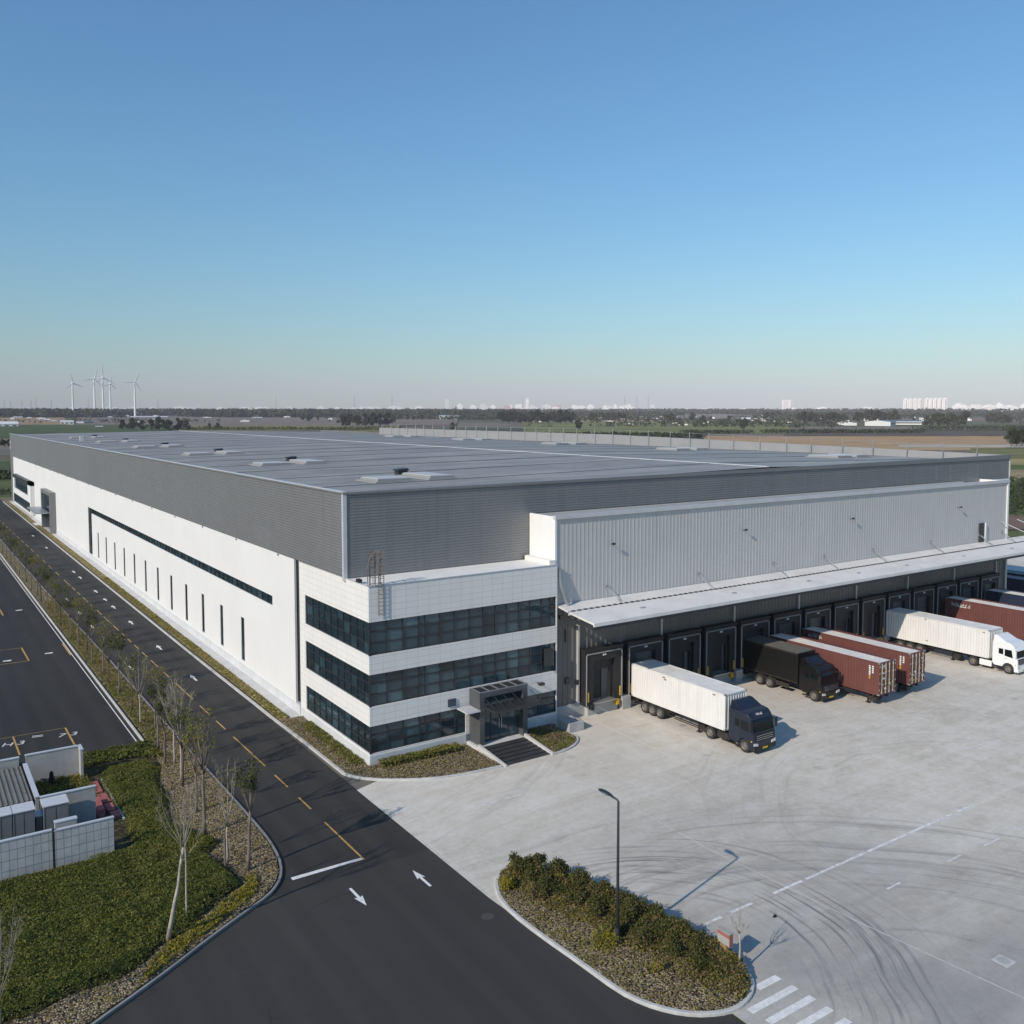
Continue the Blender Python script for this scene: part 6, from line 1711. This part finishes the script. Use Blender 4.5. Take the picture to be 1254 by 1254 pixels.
def woods(name, az0, az1, d0, d1, n, h, seed, label):
    """far woods that read as one mass: many crowns of leaf clumps"""
    q = random.Random(seed); m = MB()
    for _ in range(n):
        a = R(q.uniform(az0, az1)); d = q.uniform(d0, d1)
        x = CX + math.sin(a) * d; y = CY + math.cos(a) * d
        if noise.noise((x * .0022, y * .0022, seed)) < (-.35 if seed in (2, 3) else .12 if seed in (12, 14) else -.05): continue
        z = tz(x, y); H_ = h * q.uniform(.6, 1.1)
        for k in range(9):
            m.leaf((x + q.gauss(0, H_ * .3), y + q.gauss(0, H_ * .3), z + H_ * q.uniform(.15, .95)), H_ * q.uniform(.35, .6), q.choices((0, 1, 2), (.5, .3, .2))[0], .5, 1, q)
    tag(m.build(name, FM[seed % 3], None, recalc=False), label, 'woods', None, 'stuff')
YAW = 34.17
woods('woods', YAW - 31, YAW + 1, 2900, 3700, 5200, 22, 2, 'dark belt of woods along the left half of the horizon')
woods('woods', YAW - 31, YAW + 31, 4200, 5800, 5200, 20, 3, 'hazy far woods along the whole horizon')
woods('woods', YAW + 2, YAW + 31, 3000, 4200, 3000, 15, 5, 'scattered woods in front of the right horizon')
woods('woods', YAW - 8, YAW + 4, 2250, 2650, 700, 15, 8, 'belt of trees left of centre behind the farm sheds')
woods('woods', YAW + 4, YAW + 31, 1900, 3000, 800, 12, 9, 'loose groves in the middle distance on the right')
woods('woods', YAW + 1, YAW + 31, 1550, 2300, 900, 10, 12, 'scattered tree belts between the meadows behind the roof on the right')
woods('woods', YAW - 31, YAW - 3, 2000, 2900, 500, 9, 14, 'thin tree lines across the ploughed fields on the left')

# ------------------------------------------------------------------ far buildings, turbines, pylons
def facing(o, x, y):
    o.rotation_euler = (0, 0, math.atan2(y - CY, x - CX) - math.pi / 2)
def local_tree(name, label, cat, x, y, z, group=None):
    o = thing(name, label, cat, (x, y, z), group); return o
def lbuild(mb, name, mats, T):
    """mesh given in the thing's own axes"""
    me = mb.mesh(name, mats); o = bpy.data.objects.new(name, me); COL.objects.link(o); o.parent = T; return o
def shed(name, label, x, y, z, w_, d, h, roofh, wallm, roofm, rot=0, group=None, doorsn=3):
    T = local_tree(name, label, 'shed', x, y, z, group)
    m = MB(); m.prism([(-d / 2, -1), (d / 2, -1), (d / 2, h), (0, h + roofh), (-d / 2, h)], -w_ / 2, w_ / 2, lambda u, v, k: (k, u, v)); lbuild(m, 'wall', wallm, T)
    r = MB()
    for s in (-1, 1): r.prism([(s * (d / 2 + .4), h + .05), (0, h + roofh + .15), (0, h + roofh + .35), (s * (d / 2 + .4), h + .25)], -w_ / 2 - .4, w_ / 2 + .4, lambda u, v, k: (k, u, v))
    lbuild(r, 'roof', roofm, T)
    for k in range(doorsn):
        xx = -w_ / 2 + w_ * (k + .5) / doorsn
        wn = MB(); wn.box(xx - w_ * .08, -d / 2 - .12, h * .35, xx + w_ * .08, -d / 2 - .02, h * .75); lbuild(wn, 'window', M['winddark'], T)
    facing(T, x, y); T.rotation_euler.z += rot
    return T
PB, WB = M['palebuild'], M['whitebox']
shed('greenhouse', 'white arched greenhouse at the left picture edge', 128, 1679, 1.9, 34, 20, 5, 4, WB, WB)
shed('white_shed', 'largest white shed in the row beyond the dark green field', 244, 1849, 3.4, 23, 14, 5.5, 2.2, WB, WB)
for (x, y, z, h, w_, lab) in ((253, 2767, 10.7, 5, 22, 'low white shed farthest left behind the tan field'), (262, 2600, 9.4, 5, 10, 'small white hut second from the left behind the tan field'), (261.6, 2370, 7.6, 5.5, 17, 'white shed with a bright roof in the middle of the tan field row'), (260.6, 2250, 6.6, 5, 11, 'small white shed right of the bright roofed one'), (259, 2137, 5.7, 4, 10.5, 'small white hut left of the largest white shed'), (266, 1846, 3.4, 5, 12, 'white shed right of the largest one'), (251, 1561, 1.1, 2.8, 11, 'low white hut at the right end of the dark green field'), (485, 3231, 14.6, 7, 19, 'white farmhouse before the far woods on the left'), (492, 2791, 11.2, 4, 12, 'white hut beside the long low shed'), (839, 2529, 9.8, 4, 28, 'white long hut behind the ploughed field'), (837, 2128, 6.8, 5, 10, 'little white farmhouse by the ploughed field'), (1170, 2275, 9, 5.5, 14, 'white farmhouse left of centre behind the tree clump')):
    shed('white_shed', lab, x, y, z, w_, 9, h * .75, h * .25, WB, WB if int(x) % 2 else PB)
shed('dark_shed', 'dark blue grey shed right of the white shed row', 294, 1920, 4, 15, 10, 3.6, 1.4, M['signblue'], M['bluesheet'])
shed('long_shed', 'very long low pale shed at the edge of the woods', 572, 2660, 10.3, 98, 14, 4.5, 1.5, PB, WB, doorsn=8)
shed('farm_building', 'white farm building with a pale blue roof left of centre', 1203, 2055, 7.6, 50, 22, 9, 3, WB, M['palesteel'], .15, doorsn=6)
shed('farm_building', 'farm building with a reddish wall beyond the tree clump', 1215, 2251, 9, 33, 14, 8, 3, M['pinkbuild'], PB)
shed('factory_shed', 'shed with a red edged white gable and teal roof', 1451, 931, 2.2, 26, 46, 7.5, 2.5, WB, M['bluesheet'], R(70), doorsn=4)
shed('factory_shed', 'long blue roofed shed right of the white gable', 1582, 966, 3.3, 58, 18, 6, 2, PB, M['bluesheet'], .1, doorsn=9)
for (x, y, w_, lab) in ((1330, 1040, 16, 'small cream house left of the white gable shed'), (1500, 1240, 24, 'pinkish farmhouse before the grove right of centre'), (1250, 1750, 14, 'pink brick house at the edge of the grey field'), (1390, 1560, 20, 'reddish brick house among the scattered trees'), (1740, 1500, 22, 'white roofed house among the groves'), (1900, 1260, 26, 'broad white roofed hall before the pale tower blocks'), (1990, 1180, 14, 'white hut right of the broad hall'), (1600, 1900, 18, 'white house before the hazy woods right of centre'), (1780, 1850, 16, 'second white house before the hazy woods right of centre'), (1130, 2150, 18, 'brown roofed farmhouse left of the pale farm building')):
    shed('farmhouse', lab, x, y, tz(x, y), w_, 10, 4.5, 2.5, (WB if 'white' in lab else M['pinkbuild'] if ('pink' in lab or 'red' in lab or 'brown' in lab) else PB), (WB if 'white' in lab else M['pinkbuild']))
def block(name, label, x, y, z, w_, d, h, nx, nz, wallm, group=None, bays=0):
    T = local_tree(name, label, 'apartment block' if h > 30 else 'building', x, y, z, group)
    m = MB(); m.box(-w_ / 2, -d / 2, -5, w_ / 2, d / 2, h)
    if bays:
        bw = w_ / bays
        for k in range(bays):
            m.box(-w_ / 2 + bw * (k + .12), -d / 2 - 3, -5, -w_ / 2 + bw * (k + .62), -d / 2, h + (3 if k % 2 else 1))
    lbuild(m, 'wall', wallm, T)
    r = MB()
    for k in range(max(1, bays)):
        xx = -w_ / 2 + w_ * (k + .5) / max(1, bays); r.box(xx - w_ * .06, -d * .25, h, xx + w_ * .06, d * .25, h + 5)
    lbuild(r, 'roof_house', wallm, T)
    if nx:
        for i in range(nx):
            u = -w_ / 2 + w_ * (i + .5) / nx
            wn = MB()
            for j in range(nz):
                v = h * (j + .5) / nz
                wn.box(u - w_ / nx * .13, -d / 2 - 3.15, v - h / nz * .2, u + w_ / nx * .13, -d / 2 - .05, v + h / nz * .2)
            lbuild(wn, 'window', M['pinkbuild'], T)
    facing(T, x, y)
    return T
block('apartment_block', 'left one of the two tall pale apartment blocks on the right horizon', 4386, 2707, 26, 92, 22, 72, 9, 18, PB, None, 4)
block('apartment_block', 'right one of the two tall pale apartment blocks on the right horizon', 4443, 2614, 26, 106, 22, 73, 10, 18, PB, None, 5)
block('apartment_block', 'single pale tower block on the horizon right of centre', 4019, 3221, 26, 52, 22, 68, 5, 16, PB, None, 3)
for k, (px, w_, h) in enumerate(((4460, 60, 32), (4478, 50, 38), (4496, 55, 30))):
    block('apartment_block', ['low pale block just right of the tall apartment blocks', 'middle one of three low pale blocks right of the tall ones', 'right one of three low pale blocks right of the tall ones'][k], px, 2482 - k * 62, 27, w_, 18, h, 6, 8, PB, None, 3)
q = random.Random(55)
def skyline(a0, a1, n, d0, d1, h0, h1, w0, w1, label, group):
    for k in range(n):
        a = R(YAW + q.uniform(a0, a1)); d = q.uniform(d0, d1)
        x = CX + math.sin(a) * d; y = CY + math.cos(a) * d
        w_, h = q.uniform(w0, w1), q.uniform(h0, h1)
        T = thing('skyline_building', label, 'building', (x, y, tz(x, y) - 1), group)
        m = MB(); m.box(-w_ / 2, -8, -4, w_ / 2, 8, h); m.box(-w_ * .2, -5, h, w_ * .15, 5, h + h * .15)
        lbuild(m, 'wall', q.choice((WB, PB, PB)), T)
        facing(T, x, y)
skyline(-29.5, -17, 34, 5200, 6200, 18, 30, 25, 80, 'small white building on the left horizon below the wind turbines', 'white buildings on the left horizon')
skyline(-17, -4, 30, 5200, 6200, 16, 32, 25, 70, 'small pale building on the horizon left of centre', 'pale buildings on the horizon left of centre')
skyline(-4, 10, 46, 5200, 6300, 18, 46, 18, 50, 'small pale city building on the horizon near the centre', 'city buildings on the central horizon')
skyline(10, 22, 22, 5200, 6200, 14, 26, 20, 60, 'small pale building on the hazy horizon right of centre', 'pale buildings on the horizon right of centre')
skyline(25.8, 31, 36, 4800, 5900, 22, 44, 25, 70, 'white city building on the far right horizon', 'white buildings on the far right horizon')
skyline(1, 30, 44, 1700, 3600, 3.5, 6.5, 9, 24, 'small white house among the fields behind the right half of the roof', 'white houses in the fields on the right')
skyline(-29, 0, 22, 2000, 3600, 3.5, 6.5, 9, 24, 'small white house among the fields behind the left half of the roof', 'white houses in the fields on the left')
block('tower', 'tall slim white tower on the horizon left of centre', 2700, 4650, 30, 26, 20, 78, 0, 0, WB)
block('tower', 'slim pale high rise on the central horizon', 3180, 4500, 30, 20, 20, 84, 0, 0, PB)
for k, (a, h) in enumerate(((.4, 46), (1.1, 38), (2.2, 40), (2.9, 44), (4.0, 36), (-.3, 40))):
    x = CX + math.sin(R(YAW + a)) * 5600; y = CY + math.cos(R(YAW + a)) * 5600
    block('high_rise', ['first', 'second', 'third', 'fourth', 'fifth', 'sixth'][k] + ' of the pinkish high rises on the central horizon', x, y, tz(x, y), 42, 18, h, 0, 0, M['pinkbuild'] if k % 2 else PB)

def turbine(label, x, y, hubz, blade, ang, face):
    T = thing('wind_turbine', label, 'wind turbine', (x, y, tz(x, y)), 'wind turbines on the left horizon')
    z0 = tz(x, y)
    m = MB(); m.path([(0, 0, -2), (0, 0, (hubz - z0) * .5), (0, 0, hubz - z0 - 1)], [3.6, 2.9, 2.1], 12); lbuild(m, 'tower', M['turbine'], T)
    H_ = hubz - z0
    m = MB(); m.box(-2.2, -3.5, H_ - 2, 2.2, 8, H_ + 2.4); lbuild(m, 'nacelle', M['turbine'], T)
    m = MB(); m.lathe([(0, -7), (1.6, -6), (2.3, -4.5), (2.3, -3.5)], (0, 0, H_), 'Y', 12); hub = lbuild(m, 'hub', M['turbine'], T)
    for k in range(3):
        a = ang + k * 2 * math.pi / 3
        d = Vector((math.cos(a), 0, math.sin(a))); s = Vector((-math.sin(a), 0, math.cos(a)))
        b = MB(); c = Vector((0, -5, H_))
        st = [(1, 1.2, 1.2), (4, 2.0, 1.0), (9, 2.6, .8), (20, 1.9, .6), (blade * .75, 1.2, .4), (blade, .35, .15)]
        for dist, wd, th in st:
            p = c + d * dist
            b.v += [tuple(p - s * wd), tuple(p + Vector((0, -th, 0))), tuple(p + s * wd * .8), tuple(p + Vector((0, th, 0)))]
        for i in range(len(st) - 1):
            for e in range(4):
                f = (e + 1) % 4; b.f.append((i * 4 + e, i * 4 + f, (i + 1) * 4 + f, (i + 1) * 4 + e)); b.m.append(0)
        b.f.append((0, 1, 2, 3)); b.m.append(0)
        lbuild(b, 'blade', M['turbine'], T)
    facing(T, x, y); T.rotation_euler.z += face
    return T
for (lab, x, y, hz, bl, an) in (('leftmost wind turbine, standing apart', 460.7, 3237, 124, 36, 1.75), ('second wind turbine from the left, a blade pointing up right', 520, 3197, 139, 42, 1.25), ('tallest wind turbine with a blade straight up', 543, 3181, 142, 48, 1.62), ('small wind turbine half hidden right of the tallest one', 622, 3491, 131, 30, 1.35), ('rightmost wind turbine, standing apart', 630, 3123, 128, 38, 1.1)):
    turbine(lab, x, y, hz, bl, an, .25)
def pylon(label, x, y, topz, group):
    z0 = tz(x, y); H_ = topz - z0
    T = thing('pylon', label, 'pylon', (x, y, z0), group)
    m = MB()
    for sx, sy in ((1, 1), (1, -1), (-1, 1), (-1, -1)): m.path([(3.2 * sx, 3.2 * sy, -1), (1.0 * sx, 1.0 * sy, H_ * .75), (0, 0, H_)], [.55, .45, .3], 4)
    for k in range(8):
        a, b = k / 8 * .75, (k + 1) / 8 * .75
        wa, wb = 3.2 - 2.2 * k / 8, 3.2 - 2.2 * (k + 1) / 8
        for s in (-1, 1): m.path([(-wa * s, -wa, H_ * a), (wb * s, -wb, H_ * b)], .25, 4)
    lbuild(m, 'mast', M['pylon'], T)
    m = MB()
    for z in (.72, .82, .91): m.path([(-7 + 12 * (z - .72), 0, H_ * z), (7 - 12 * (z - .72), 0, H_ * z)], .35, 4)
    lbuild(m, 'cross_arm', M['pylon'], T)
    facing(T, x, y)
for (x, y, tzp, lab) in ((1647, 3641, 104, 'dark pylon left of centre, left of a pair'), (1784, 3548, 107, 'dark pylon left of centre, right of a pair'), (2762, 3125, 108, 'left one of three pylons right of the city skyline'), (2809, 3094, 108, 'middle one of three pylons right of the city skyline'), (2852, 3064, 108, 'right one of three pylons right of the city skyline'), (424, 5076, 94, 'faint mast at the far left edge of the horizon'), (450, 5057, 90, 'second faint mast from the left edge'), (497, 5026, 98, 'third faint mast from the left edge'), (534, 5001, 94, 'fourth faint mast from the left edge'), (554, 4987, 106, 'tallest faint mast left of the wind turbines'), (617, 4944, 94, 'faint mast just left of the leftmost wind turbine'), (768, 4842, 102, 'faint mast behind the middle wind turbines'), (1052, 4649, 98, 'faint mast right of the rightmost wind turbine'), (1640, 4612, 120, 'faint far pylon behind the left pair'), (3115, 4457, 128, 'thin mast among the central high rises')):
    pylon(lab, x, y, tzp, 'pylons and masts on the horizon')

# ------------------------------------------------------------------ air
hz = G('hazy_air'); hz.t.nodes.clear()
hz.out = hz.t.nodes.new('ShaderNodeOutputMaterial')
pv = hz.t.nodes.new('ShaderNodeVolumePrincipled'); pv.inputs['Color'].default_value = (.92, .855, 1.0, 1); pv.inputs['Density'].default_value = .000062
pv.inputs['Anisotropy'].default_value = -.25
hz.t.links.new(pv.outputs[0], hz.out.inputs['Volume'])
m = MB(); m.box(-14000, -14000, -1.2, 14000, 14000, 480)
tag(m.build('haze', hz.m), 'thin pale haze hanging over the whole plain', 'haze', None, 'stuff')
